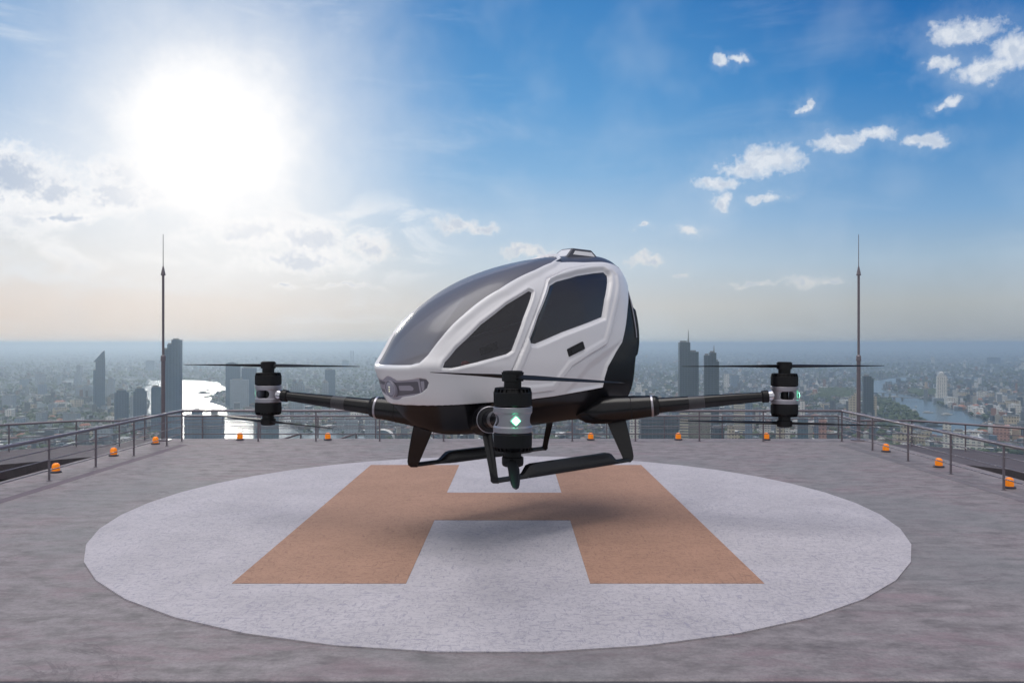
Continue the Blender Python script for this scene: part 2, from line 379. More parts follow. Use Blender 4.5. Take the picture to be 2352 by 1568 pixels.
# rails: a post every two metres, three thin bars and a thick top bar
def railing(path, z, label, group, pitch=1.97, h=.93, name='railing', start=0., posts_at=None, last=True):
    root = empty(name, (path[0][0], path[0][1], z), label, 'railing', group)
    base = Vector((path[0][0], path[0][1], z))
    pts = [Vector((x, y, z)) - base for x, y in path]
    def bar(hh, r, nm):
        mb = MB()
        for a, b2 in zip(pts, pts[1:]):
            mb.tube(a + Vector((0, 0, hh)), b2 + Vector((0, 0, hh)), r, n=10)
        mb.build(nm, M['rail'], root)
    bar(h, .038, 'top_rail')
    for f in (.245, .49, .73): bar(h * f, .0125, 'rail')
    def post(p):
        mb = MB(); mb.tube(p, p + Vector((0, 0, h - .02)), .0255, n=10); mb.lathe([(0, .05), (.012, .05), (.014, .03)], 12, p); mb.build('post', M['rail'], root)
    if posts_at:
        for p in posts_at: post(Vector((p[0], p[1], z)) - base)
    else:
        for a, b2 in zip(pts, pts[1:]):
            L = (b2 - a).length; n = max(1, round(L / pitch))
            for i in range(n): post(a.lerp(b2, i / n))
        if last: post(pts[-1])
    return root
LX, RX, BY = -10.14, 10.0, 24.1
ly = [24.1, 23.05] + [21.06 - 1.92 * i for i in range(8)]
railing([(LX, BY), (LX, 7.3)], 0, 'grey steel railing along the left edge of the landing deck', 'railings of the deck', posts_at=[(LX, y) for y in ly])
ry_ = [BY, 22.04] + [20.05 - 1.96 * i for i in range(7)]
railing([(RX, BY), (RX, 7.3)], 0, 'grey steel railing along the right edge of the landing deck', 'railings of the deck', posts_at=[(RX, y) for y in ry_])
xs_ = [(px - CX) / FPX * BY for px in (592.5, 725, 871.6, 1018.6, 1165, 1314.6, 1460, 1607, 1754)]
railing([(LX + .03, BY + .03), (RX - .03, BY + .03)], 0, 'grey steel railing across the far edge of the landing deck', 'railings of the deck', posts_at=[(x, BY + .03) for x in xs_])
railing([(-28.6, 6), (-22.9, 20.2), (-17.4, 27.2), (-15.8, 28.5), (-14.25, 28.5), (-14.25, 30.4)], LZ, 'outer railing on the lower terrace left of the deck', 'railings of the terrace', 2.2, last=False)
railing([(-14.22, 30.4), (12.45, 30.4)], LZ, 'outer railing on the lower terrace beyond the far edge of the deck', 'railings of the terrace', 2.2, last=False)
railing([(12.48, 30.4), (12.5, 28.6), (14.4, 28.6), (16.8, 26.0), (23.2, 18.5), (28.6, 6)], LZ, 'outer railing on the lower terrace right of the deck', 'railings of the terrace', 2.2)
for i, (xa, xb, lab) in enumerate(((663, 691, 'short sloping stair handrail rising behind the deck edge, left one of two'), (792, 818, 'short sloping stair handrail rising behind the deck edge, right one of two'))):
    Y = 26.2
    X0_, X1_ = (xa - CX) / FPX * Y, (xb - CX) / FPX * Y
    r_ = empty('stair_handrail', (X1_, Y, LZ), lab, 'handrail', 'stair handrails')
    MB().tube((X0_ - X1_ - .4, 0, .48), (0, 0, .74), .03, n=10).build('rail_bar', M['rail'], r_)
    MB().tube((0, 0, 0), (0, 0, .74), .025, n=10).build('post', M['rail'], r_)
    MB().tube((X0_ - X1_ - .35, 0, 0), (X0_ - X1_ - .35, 0, .5), .025, n=10).build('post', M['rail'], r_)

# lightning masts
def mast(x, y, label):
    r_ = empty('lightning_mast', (x, y, 0), label, 'mast', 'lightning masts')
    MB().lathe([(0, .235), (.03, .235), (.04, .15), (.05, .08)], 28).build('base_plate', M['rail'], r_)
    MB().tube((0, 0, .03), (0, 0, 2.47), .058, n=16).build('lower_pole', M['rail'], r_)
    MB().lathe([(2.44, .06), (2.45, .075), (2.60, .07), (2.63, .04)], 16).build('collar', M['rail'], r_)
    MB().tube((0, 0, 2.6), (0, 0, 5.12), .037, n=14).build('upper_pole', M['rail'], r_)
    MB().lathe([(5.08, .068), (5.10, .07), (5.34, .022), (5.36, .015)], 16).build('cone_cap', M['rail'], r_)
    MB().tube((0, 0, 5.34), (0, 0, 6.34), .0125, .009, n=8).build('tip_rod', M['rail'], r_)
mast(-10.8, 24.3, 'tall grey lightning mast with pointed tip at the far left corner of the deck')
mast(10.62, 24.35, 'tall grey lightning mast with pointed tip at the far right corner of the deck')

# beacons
def beacon0():
    r_ = empty('warning_beacon', (0, 0, 0), 'x', 'beacon', 'orange warning beacons round the deck')
    MB().lathe([(0, .122), (.02, .125), (.038, .118), (.045, .09)], 28).build('base', M['beaconbase'], r_)
    prof = [(.04, .086), (.15, .084)] + [(.15 + .075 * math.sin(R(t)), .012 + .072 * math.cos(R(t))) for t in (15, 30, 45, 60, 75, 90)]
    MB().lathe(prof, 36, smooth=True).build('lens_dome', M['orange'], r_)
    return r_
bc = beacon0(); first = True
spots = [(-10.62, 18.3, 'orange warning beacon on the left deck edge, nearest of three there'), (-10.65, 21.0, 'orange warning beacon on the left deck edge, middle of three there'),
         (-10.65, 23.45, 'orange warning beacon beside the foot of the left mast'),
         (-8.49, 24.45, 'orange warning beacon on the far edge left of the left rotor pod'), (-5.77, 24.45, 'orange warning beacon on the far edge between left rotor pod and aircraft'),
         (2.37, 24.45, 'orange warning beacon on the far edge framed between the rear landing legs'), (5.08, 24.45, 'orange warning beacon on the far edge below the right rotor arm'),
         (7.81, 24.45, 'orange warning beacon on the far edge just left of the right rotor pod'),
         (10.26, 21.8, 'orange warning beacon on the right deck edge, farthest of three there'), (10.27, 19.1, 'orange warning beacon on the right deck edge, middle of three there'), (10.25, 16.35, 'orange warning beacon on the right deck edge, nearest of three there')]
for i, (x, y, lab) in enumerate(spots):
    o = bc if i == 0 else copy_tree(bc)
    o.location = (x, y, .001); o['label'] = lab; o.rotation_euler.z = i * .37
# ------------------------------------------------------------------ the aircraft
DR = empty('passenger_drone', (.15, 13.285, 0), 'white and black passenger drone with glass cabin hovering over the landing pad', 'drone', rz=0)
DR.rotation_euler.z = math.atan2(-.6794, -.7337)
DR.location.z = 0.0
# --- body surface: a side profile, a plan width and a height taper, all in the craft's own axes (x forward, y left)
PROF = [(2.69,2.50),(2.69,2.68),(2.56,2.93),(2.36,3.20),(2.05,3.49),(1.66,3.76),(1.23,3.99),(.8,4.165),(.34,4.31),(-.16,4.43),(-.7,4.52),(-1.3,4.58),(-1.85,4.60),(-2.25,4.49),(-2.52,4.22),(-2.72,3.85),(-2.85,3.42),(-2.86,3.0),(-2.74,2.62),(-2.66,2.3),(-2.52,2.0),(-2.2,1.75),(-1.5,1.63),(-.6,1.60),(0,1.58),(.8,1.55),(1.5,1.55),(1.92,1.62),(2.17,1.74),(2.38,1.92),(2.54,2.12),(2.63,2.3)]
PX0, PZ0 = 0., 3.0
def catmull(P, n=24):
    P = np.array(P, float); N = len(P); out = []
    for i in range(N):
        p0, p1, p2, p3 = P[(i - 1) % N], P[i], P[(i + 1) % N], P[(i + 2) % N]
        for t in np.linspace(0, 1, n, endpoint=False):
            out.append(.5 * ((2 * p1) + (-p0 + p2) * t + (2 * p0 - 5 * p1 + 4 * p2 - p3) * t * t + (-p0 + 3 * p1 - 3 * p2 + p3) * t ** 3))
    return np.array(out)
S_ = catmull(PROF); a_s = np.arctan2(S_[:, 1] - PZ0, S_[:, 0] - PX0); r_s = np.hypot(S_[:, 1] - PZ0, S_[:, 0] - PX0)
o_s = np.argsort(a_s); AA = np.concatenate([a_s[o_s] - 2 * np.pi, a_s[o_s], a_s[o_s] + 2 * np.pi]); RR = np.tile(r_s[o_s], 3)
def smoothed(pts):
    pts = sorted(pts); xs = np.linspace(pts[0][0] - 1, pts[-1][0] + 1, 1200); ys = np.interp(xs, [p[0] for p in pts], [p[1] for p in pts])
    kk = np.exp(-np.linspace(-2.5, 2.5, 101) ** 2 / 1.2); kk /= kk.sum(); return xs, np.convolve(np.pad(ys, 50, 'edge'), kk, 'valid')
WX = smoothed([(-3.0,.56),(-2.5,.66),(-2.1,.84),(-1.7,.93),(-1.2,.98),(-.5,1.05),(.5,1.08),(1.2,1.07),(1.8,1.04),(2.2,1.02),(2.6,1.0)])
WZ = smoothed([(1.4,.80),(1.7,.86),(2.05,.97),(2.3,1.0),(2.7,1.0),(3.2,.955),(3.8,.86),(4.2,.76),(4.6,.66)])
def half_width(x, z, al=None, rr=None):
    if al is None: al = np.arctan2(z - PZ0, x - PX0); rr = np.hypot(x - PX0, z - PZ0) / np.interp(al, AA, RR)
    n = 6. - 1.6 * np.clip(np.sin(al), 0, 1) - .8 * np.clip(-np.sin(al), 0, 1)
    return np.interp(x, *WX) * np.interp(z, *WZ) * np.clip(1 - rr ** n, 0, None) ** (1 / (2. + np.clip(np.sin((al - .1) * 1.5), 0, 1) * (al > .1) * (al < 2.2)))
NA, NR = 640, 210
al = np.linspace(-np.pi, np.pi, NA, endpoint=False); s_ = np.linspace(0, 1, NR + 1)[1:]; rad = 1 - (1 - s_) ** 1.6
A2, R2 = np.meshgrid(al, rad); rho = np.interp(A2, AA, RR)
X2 = PX0 + R2 * rho * np.cos(A2); Z2 = PZ0 + R2 * rho * np.sin(A2)
Y2 = half_width(X2, Z2, A2, R2); Y2[-1] = 0
cw = float(half_width(np.array([PX0 + 1e-6]), np.array([PZ0]))[0])
ring = np.stack([X2, Y2, Z2], -1).reshape(-1, 3)
VA = np.concatenate([[[PX0, cw, PZ0]], ring])
mir = ring[:(NR - 1) * NA] * [1, -1, 1]
V = np.concatenate([VA, [[PX0, -cw, PZ0]], mir])
nA = len(VA)
def idx(j, i, side):
    if side == 0: return 1 + j * NA + (i % NA)
    return np.where(j == NR - 1, 1 + j * NA + (i % NA), nA + 1 + j * NA + (i % NA))
ii = np.arange(NA); TR = []
for side in (0, 1):
    c0 = 0 if side == 0 else nA
    z_ = np.zeros(NA, int)
    fan = np.stack([np.full(NA, c0), idx(z_, ii, side), idx(z_, ii + 1, side)], 1)
    J, I = np.meshgrid(np.arange(NR - 1), ii, indexing='ij'); J = J.ravel(); I = I.ravel()
    a, b_, c, d = idx(J, I, side), idx(J + 1, I, side), idx(J + 1, I + 1, side), idx(J, I + 1, side)
    t = np.concatenate([fan, np.stack([a, b_, c], 1), np.stack([a, c, d], 1)])
    TR.append(t if side == 1 else t[:, ::-1])
T = np.concatenate(TR)
def vnormals(V, T):
    n = np.cross(V[T[:, 1]] - V[T[:, 0]], V[T[:, 2]] - V[T[:, 0]]); N = np.zeros_like(V)
    for q in range(3): np.add.at(N, T[:, q], n)
    return N / np.maximum(np.linalg.norm(N, axis=1, keepdims=True), 1e-12)
N = vnormals(V, T)
if (N[:, 1] * np.sign(V[:, 1])).sum() < 0: T = T[:, ::-1]; N = -N
def sdf(poly, px, py):
    """signed distance to a polygon, negative inside"""
    P = np.array(poly, float); Q = np.roll(P, -1, 0); d = np.full(px.shape, 1e9); ins = np.zeros(px.shape, bool)
    for (ax, ay), (bx, by) in zip(P, Q):
        ex, ey = bx - ax, by - ay; wx, wy = px - ax, py - ay
        t = np.clip((wx * ex + wy * ey) / (ex * ex + ey * ey + 1e-12), 0, 1)
        d = np.minimum(d, np.hypot(wx - ex * t, wy - ey * t))
        c = ((ay <= py) & (by > py)) | ((by <= py) & (ay > py))
        with np.errstate(divide='ignore', invalid='ignore'):
            ins ^= c & (px < ax + (py - ay) / (by - ay) * ex)
    return np.where(ins, -d, d)
def chaikin(P, n=2):
    for _ in range(n):
        Q = []
        for a, b2 in zip(P, P[1:] + P[:1]): Q += [(a[0] * .75 + b2[0] * .25, a[1] * .75 + b2[1] * .25), (a[0] * .25 + b2[0] * .75, a[1] * .25 + b2[1] * .75)]
        P = Q
    return P
DOOR = [(.19,4.03),(-.35,4.21),(-1.0,4.33),(-1.62,4.37),(-1.78,4.20),(-1.66,3.95),(-1.42,3.62),(-1.19,3.27),(-.99,2.96),(-.51,2.80),(-.03,2.61),(.18,2.43),(.36,2.25),(.8,2.23),(1.28,2.23),(1.40,2.30),(1.21,2.62),(.83,3.21),(.44,3.75)]
DWIN = [(.20,3.91),(.01,3.99),(-.58,4.13),(-1.07,4.21),(-1.36,4.24),(-1.44,4.19),(-1.38,4.08),(-1.14,3.75),(-.98,3.44),(.07,3.18),(.72,2.99),(.81,3.0),(.83,3.06),(.61,3.41)]
FWIN = [(2.31,2.65),(2.28,2.73),(2.1,2.93),(1.67,3.28),(1.16,3.59),(.66,3.82),(.61,3.80),(.67,3.70),(.89,3.40),(1.13,3.01),(1.20,2.89),(1.30,2.84),(1.77,2.74),(2.2,2.645)]
BLK = [(3.4,2.10),(2.53,2.10),(2.28,2.105),(1.87,2.12),(1.5,2.135),(.78,2.15),(.31,2.17),(-.22,2.21),(-.9,2.26),(-.93,2.42),(-1.03,2.61),(-1.3,2.86),(-1.49,3.01),(-1.64,3.26),(-1.84,3.6),(-2.06,3.9),(-2.35,4.15),(-2.9,4.40),(-3.6,4.4),(-3.6,1),(3.4,1)]
wsl = [(2.68,0,2.69),(2.66,.2,2.69),(2.60,.42,2.695),(2.53,.53,2.73),(2.43,.585,2.84),(2.2,.64,3.10),(1.81,.68,3.42),(1.15,.70,3.82),(.33,.60,4.15),(-.12,.50,4.30),(-.44,.38,4.40),(-.58,.2,4.47),(-.62,0,4.49)]
KA = 2.2
hp = [(math.atan2(z - PZ0, x) * KA, y) for x, y, z in wsl]
WSP = hp + [(a, -y) for a, y in reversed(hp) if y > 0]
rp = [(.27,.555),(-.18,.51),(-.97,.47),(-1.7,.42),(-2.2,.34),(-2.3,0)]
rin = [(-.70,0),(-.67,.24),(-.50,.42),(-.15,.50),(.27,.56)]
x_, y_, z_ = V.T
ALF = np.arctan2(z_ - PZ0, x_)
phi = np.arctan2(y_, x_ - 1.2)
top_ = [(0,2.52),(.03,2.515),(.08,2.485),(.13,2.455),(.2,2.46),(.34,2.49),(.40,2.50),(.455,2.485),(.475,2.44)]; bot_ = [(.45,2.36),(.38,2.29),(.29,2.25),(.14,2.22),(.08,2.185),(.03,2.17),(0,2.17)]
hb = top_ + bot_; K2 = 1.35
LB = [(a * K2, z) for a, z in hb] + [(-a * K2, z) for a, z in reversed(hb) if a > 0]
F = {}
F['door'] = sdf(DOOR, x_, z_); F['dwin'] = sdf(DWIN, x_, z_); F['fwin'] = sdf(FWIN, x_, z_); F['blk'] = sdf(BLK, x_, z_)
F['ws'] = np.where((z_ > 2.5) & (x_ > -1.2), sdf(WSP, ALF * KA, y_), 9.)
ro = sdf([(a, b2) for a, b2 in rp] + [(a, -b2) for a, b2 in reversed(rp) if b2 > 0] + [(.27, 0)], x_, y_)
rim = F['ws'] - .055
F['roof'] = np.where(z_ > 3.9, np.maximum(ro, -rim), 9.)
F['lamp'] = np.where(x_ > 1.3, sdf(LB, phi * K2, z_), 9.)
ay = np.abs(y_)
side_ok = ay > .25
for kx in ('door', 'dwin', 'fwin'): F[kx] = np.where(side_ok, F[kx], 9.)
def sst(v, a, b2):
    t = np.clip((v - a) / (b2 - a), 0, 1); return t * t * (3 - 2 * t)
D = np.zeros(len(V))
D += .045 * sst(-F['door'], -.0, .03)                       # raised door
D -= .022 * np.exp(-(F['door'] / .013) ** 2)                # shut line
D -= .016 * sst(-F['door'], .09, .15)                       # bead along its rim
D -= .060 * sst(-F['dwin'], -.075, -.012)                   # window well
D += .006 * np.exp(-((F['fwin'] - .04) / .02) ** 2) - .035 * sst(-F['fwin'], -.028, -.004)
D += .032 * sst(-F['ws'], -.13, -.05) * (z_ > 2.9) * sst(z_, 2.9, 3.3) - .05 * sst(-F['ws'], -.035, -.002)
D -= .035 * sst(-F['blk'], -.002, .028)
D -= .010 * sst(-F['lamp'], -.004, .010)
D -= .020 * sst(-F['roof'], -.004, .015)
# a soft crease under the belt and behind the door
D += .030 * np.exp(-((z_ - 2.66) / .10) ** 2) * sst(x_, 1.0, 2.2)
crease = sdf([(-.5,2.66),(-.95,2.84),(-1.5,3.04),(-3,3.1),(-3,1.5),(-.9,1.5),(.2,2.1)], x_, z_)
D -= .045 * sst(-crease, -.04, .12) * sst(F['blk'], 0, .05) * sst(F['door'], 0, .08)
# backpack hump on the black tail
D += .035 * sst(-sdf([(-1.9,3.55),(-3.2,3.75),(-3.2,2.75),(-2.3,2.75)], x_, z_), -.03, .05) * sst(-(ay - .42), 0, .06)
V = V + N * D[:, None]
F['y'] = V[:, 1].copy()
names = list(F); FV = np.stack([F[k] for k in names], 1)
def split(T, fi):
    """cut the triangles along field = 0; returns inside (<0) and outside sets"""
    global V, FV
    f = FV[:, fi]; s = f[T] < 0; cnt = s.sum(1)
    ins = [T[cnt == 3]]; out = [T[cnt == 0]]
    X = T[(cnt == 1) | (cnt == 2)]
    if len(X):
        sx = f[X] < 0; one = sx.sum(1) == 1
        lone = np.where(one, np.argmax(sx, 1), np.argmin(sx, 1)); r = np.arange(len(X))
        a, b2, c = X[r, lone], X[r, (lone + 1) % 3], X[r, (lone + 2) % 3]
        E_ = np.concatenate([np.stack([a, b2], 1), np.stack([a, c], 1)]); Es = np.sort(E_, 1)
        u, inv = np.unique(Es, axis=0, return_inverse=True); inv = inv.ravel()
        t = f[u[:, 0]] / (f[u[:, 0]] - f[u[:, 1]]); t = t[:, None]
        base = len(V); V = np.concatenate([V, V[u[:, 0]] * (1 - t) + V[u[:, 1]] * t])
        nf = FV[u[:, 0]] * (1 - t) + FV[u[:, 1]] * t; nf[:, fi] = 0; FV = np.concatenate([FV, nf])
        ab = base + inv[:len(X)]; ac = base + inv[len(X):]
        t1 = np.stack([a, ab, ac], 1); q1 = np.stack([ab, b2, c], 1); q2 = np.stack([ab, c, ac], 1)
        ins += [t1[one], q1[~one], q2[~one]]; out += [t1[~one], q1[one], q2[one]]
    return np.concatenate(ins), np.concatenate(out)
def emit(name, T, m, parent=DR, thick=0., flip=None):
    u, inv = np.unique(T, return_inverse=True)
    P = V[u]; Tn = inv.reshape(-1, 3)
    d = (P[Tn[:, 0]] - P[Tn[:, 1]]); ok = np.linalg.norm(np.cross(P[Tn[:, 1]] - P[Tn[:, 0]], P[Tn[:, 2]] - P[Tn[:, 0]]), axis=1) > 1e-12
    o = link(name, P, Tn[ok], m, parent, smooth=True)
    if thick:
        s2 = o.modifiers.new('thick', 'SOLIDIFY'); s2.thickness = thick; s2.offset = -1
    return o
g = {k: i for i, k in enumerate(names)}
blk, rest = split(T, g['blk'])
ws, rest = split(rest, g['ws'])
rf, rest = split(rest, g['roof'])
lp, rest = split(rest, g['lamp'])
dr, rest = split(rest, g['door'])
fw, rest = split(rest, g['fwin'])
dw, dr = split(dr, g['dwin'])
emit('lower_hull', blk, M['black'], thick=.02)
emit('cabin_shell', rest, M['white'], thick=.022)
emit('windscreen', ws, M['glass_front'])
emit('roof_panel', rf, M['charcoal'])
def side_split(T):
    l, r = [], []
    ym = FV[T][:, :, g['y']].mean(1); return T[ym > 0], T[ym <= 0]
for q in side_split(fw): emit('side_window', q, M['glass_side'])
for q, qq, sg in zip(side_split(dr), side_split(dw), (1, -1)):
    dd = emit('door', q, M['white'], thick=.022)
    emit('door_window', qq, M['glass_dark'], dd)
    # flush handle: a dark recess with a flap, lying on the door skin
    px_ = [(.09, 2.90), (-.31, 3.03), (-.37, 2.91), (.03, 2.77)]
    yy = float(half_width(np.array([-.14]), np.array([2.9]))[0]) * sg
    mb = MB()
    cc = Vector((-.14, yy, 2.9)); ux = Vector((-.40, -.01 * sg, .13)).normalized(); uz = Vector((.06, -.012 * sg, .13)); uz = (uz - ux * uz.dot(ux)).normalized(); un = ux.cross(uz)
    if un.y * sg < 0: un = -un
    def bx(mb, a0, a1, b0, b1, c0, c1):
        Mx = Matrix((ux, uz, un)).transposed().to_4x4(); Mx.translation = cc
        return mb.box(a0, a1, b0, b1, c0, c1, Mx)
    bx(mb, -.205, .205, -.065, .065, -.02, .047); o = mb.build('door_handle', M['blackmat'], dd, bevel=.012)
    mb = bx(MB(), -.13, .13, -.028, .028, .045, .056); mb.build('handle_flap', M['carbon'], dd, bevel=.006)
# light band on the nose
f = FV[:, g['lamp']]
lb_in = sdf([(.03, 2.46), (.12, 2.43), (.33, 2.445), (.49, 2.455), (.49, 2.285), (.36, 2.27), (.2, 2.245), (.1, 2.235), (.03, 2.21)], np.abs(np.arctan2(V[:, 1], V[:, 0] - 1.2)) * K2, V[:, 2])
slot = sdf([(.16, 2.385), (.36, 2.395), (.40, 2.375), (.41, 2.345), (.38, 2.32), (.16, 2.315)], np.abs(np.arctan2(V[:, 1], V[:, 0] - 1.2)) * K2, V[:, 2])
endc = sdf([(.515, 2.7), (.515, 2.1), (.9, 2.1), (.9, 2.7)], np.abs(np.arctan2(V[:, 1], V[:, 0] - 1.2)) * K2, V[:, 2])
endl = sdf([(.525, 2.455), (.575, 2.46), (.57, 2.38), (.555, 2.335), (.525, 2.31)], np.abs(np.arctan2(V[:, 1], V[:, 0] - 1.2)) * K2, V[:, 2])
def addf(v):
    global FV
    FV = np.concatenate([FV, np.asarray(v)[:, None]], 1); return FV.shape[1] - 1
n_now = len(V)
i1 = addf(slot); i2 = addf(lb_in); i3 = addf(endc); i4 = addf(endl)
sl_, lpr = split(lp, i1); el_, lpr = split(lpr, i4); ec_, lpr = split(lpr, i3); dk_, lpr = split(lpr, i2)
lbo = emit('light_band', lpr, M['band_mid'] if 'band_mid' in M else M['greyB'])
for nm, tt, mm in (('band_inlay', dk_, M['greyA']), ('band_slot', sl_, M['greyB']), ('band_end', ec_, M['greyA']), ('band_end_light', el_, M['greyB'])):
    for q in side_split(tt): emit(nm, q, mm, lbo)
# round headlight at the tip of the nose
hl_c = Vector((2.655, 0, 2.335)); hl_d = Vector((1, 0, -.20)).normalized()
h_ = MB().lathe([(-.06, .125), (.005, .130), (.018, .126), (.015, .115), (.004, .113)], 40, hl_c, hl_d, smooth=False, close=False).build('headlight', M['greyB'], DR)
MB().lathe([(-.03, .113), (.008, .112), (.018, .08), (.022, .01)], 32, hl_c, hl_d, smooth=True).build('headlight_lens', M['lens'], h_)
u_, v_, _ = MB().frame(hl_d)
for a in (-.9, .1, 1.0):
    MB().lathe([(0, .008), (.026, .007)], 12, hl_c + v_ * a * .034 + u_ * a * .008, hl_d).build('led', M['led'], h_)
# roof hatch
mb = MB()
hx0, hx1, hy_, hz0, hz1 = -1.72, -.86, .21, 4.50, 4.67
v = [(hx0, -hy_, hz0), (hx1, -hy_, hz0), (hx1, hy_, hz0), (hx0, hy_, hz0), (hx0 + .16, -hy_ + .07, hz1), (hx1 - .22, -hy_ + .07, hz1), (hx1 - .22, hy_ - .07, hz1), (hx0 + .16, hy_ - .07, hz1)]
mb.add(v, [(0, 3, 2, 1), (4, 5, 6, 7), (0, 1, 5, 4), (1, 2, 6, 5), (2, 3, 7, 6), (3, 0, 4, 7)])
ht = mb.build('roof_hatch', M['charcoal'], DR, bevel=.012)
for sg in (1, -1):
    def hp_(u, t):     # point on the hatch flank, pushed out 4 mm
        xa = hx0 + .16 * t + u * ((hx1 - .22 * t) - (hx0 + .16 * t)); return (xa, sg * (hy_ - .07 * t + .006), hz0 + (hz1 - hz0) * t)
    P_ = [hp_(.10, .30), hp_(.86, .30), hp_(.84, .74), hp_(.10, .74)]
    Q_ = [(p[0], p[1] - sg * .02, p[2]) for p in P_]
    F_ = [(0, 1, 2, 3), (7, 6, 5, 4), (0, 4, 5, 1), (1, 5, 6, 2), (2, 6, 7, 3), (3, 7, 4, 0)]
    MB().add(P_ + Q_, F_ if sg < 0 else [tuple(reversed(q)) for q in F_]).build('hatch_inlay', M['white'], ht)
def hf(u, t): return (hx1 - .22 * t + .006, -(hy_ - .07 * t) + u * 2 * (hy_ - .07 * t), hz0 + (hz1 - hz0) * t)
P_ = [hf(.1, .1), hf(.9, .1), hf(.88, .9), hf(.12, .9)]; Q_ = [(p[0] - .02, p[1], p[2]) for p in P_]
MB().add(P_ + Q_, [(0, 1, 2, 3), (7, 6, 5, 4), (0, 4, 5, 1), (1, 5, 6, 2), (2, 6, 7, 3), (3, 7, 4, 0)]).build('hatch_glass', M['white'], ht)
# thin bright strips on the tail flanks
for sg in (1, -1):
    mb = MB(); pts = []
    for z in np.linspace(3.95, 3.1, 12):
        x = -2.22 + (z - 3.1) * .10; pts.append(Vector((x, sg * (float(half_width(np.array([x]), np.array([z]))[0]) - .022), z)))
    for a, b2 in zip(pts, pts[1:]): mb.tube(a, b2, .013, n=8)
    mb.build('tail_trim', M['alu'], DR)
# cabin interior: floor, two seats, a console
MB().box(-1.3, 2.0, -.72, .72, 2.28, 2.34).build('cabin_floor', M['seat'], DR, bevel=.02)
MB().box(-1.42, -1.34, -.66, .66, 2.3, 4.1).build('rear_bulkhead', M['seat'], DR, bevel=.02)
for sg in (1, -1):
    s0 = MB().box(-.75, .10, sg * .36 - .27, sg * .36 + .27, 2.34, 2.72).build('seat', M['seat'], DR, bevel=.06)
    mb = MB(); Mx = Matrix.Translation((-.72, sg * .36, 2.66)) @ Matrix.Rotation(R(-14), 4, 'Y')
    mb.box(-.10, .10, -.27, .27, 0, .78, Mx); mb.build('backrest', M['seat'], s0, bevel=.06)
    mb = MB(); mb.box(-.07, .07, -.15, .15, .82, 1.05, Mx); mb.build('headrest', M['seat'], s0, bevel=.05)
c_ = MB().box(1.5, 1.9, -.45, .45, 2.34, 2.66).build('console', M['charcoal'], DR, bevel=.05)
MB().lathe([(0, .07), (.03, .07), (.06, .05), (.075, .015)], 20, (1.66, .50, 2.66), smooth=True).build('red_button', M['red'], c_)
MB().tube((1.85, .2, 2.66), (1.45, .30, 3.35), .006, n=6).build('display_stalk', M['alu'], c_)

# --- arms
def arm(rx, ry, hx_, hy2, hz=2.139, rz=1.94):
    Rg = Vector((rx, ry, rz)); H = Vector((hx_, hy2, hz)); d = (H - Rg).normalized(); L = (H - Rg).length
    t0 = .26                                                    # stop at the housing collar
    a = MB().lathe([(0.02, .132), (L - t0 - .09, .078)], 28, Rg, d, smooth=True).build('arm', M['black'], DR)
    a2 = MB().lathe([(-1.30, .02), (-1.24, .12), (-1.12, .19), (-.98, .225), (-.8, .234), (-.62, .226), (-.48, .212), (-.36, .201), (-.2, .19), (-.012, .180)], 40, Rg, d, smooth=True).build('arm_root', M['black'], DR)
    MB().lathe([(-.352, .2015), (-.346, .2035), (-.340, .2012)], 40, Rg, d, close=False).build('seam_ring', M['blackmat'], a2)
    MB().lathe([(-.014, .181), (-.010, .185), (.020, .184), (.024, .178)], 40, Rg, d, smooth=False, close=False).build('trim_ring', M['alu'], a2)
    MB().lathe([(.024, .172), (.07, .168), (.115, .152), (.125, .13)], 36, Rg, d).build('end_cap', M['blackmat'], a2)
    r1 = lambda t: .132 + (.078 - .132) * t / (L - t0 - .09)
    MB().lathe([(L * .28, r1(L * .28) + .0015), (L * .40, r1(L * .40) + .0015)], 28, Rg, d, smooth=True, close=False).build('grey_sleeve', M['band'], a)
    MB().lathe([(L - t0 - .115, .082), (L - t0 - .10, .100), (L - t0 - .02, .104), (L - t0 - .005, .098)], 28, Rg, d).build('black_collar', M['blackmat'], a)
    MB().lathe([(L - t0 - .005, .088), (L - t0 + .055, .092), (L - t0 + .085, .115), (L - t0 + .10, .118)], 28, Rg, d, smooth=True).build('bright_collar', M['chrome'], a)
    return H, -d
# --- rotor pod: built once, copied to the four arm ends
def blade_mesh(sgn, Rr=1.75):
    mb = MB(); V_ = []; n = 16
    st = [(.06, .09, 24, .028), (.16, .10, 21, .020), (.32, .13, 18, .016), (.55, .135, 15, .012), (.85, .12, 12, .010), (1.2, .11, 10, .008), (1.5, .085, 8, .006), (1.68, .06, 7, .005), (Rr, .02, 6, .003)]
    for side in (1, -1):
        base = len(V_)
        for x, c, tw, th in st:
            ca, sa = math.cos(R(tw)), math.sin(R(tw))
            for i in range(n):
                t = 2 * math.pi * i / n; u = math.cos(t) * c / 2; h2 = math.sin(t) * th
                y2, z2 = u * ca - h2 * sa, u * sa + h2 * ca
                V_.append((side * x, side * y2 * sgn, z2))
        F_ = []
        for j in range(len(st) - 1):
            for i in range(n):
                a = base + j * n + i; b2 = base + j * n + (i + 1) % n; F_.append((a, b2, b2 + n, a + n))
        F_.append(tuple(base + (len(st) - 1) * n + i for i in range(n)))
        mb.f += F_; mb.sm += [True] * len(F_)
    mb.v = V_; return mb
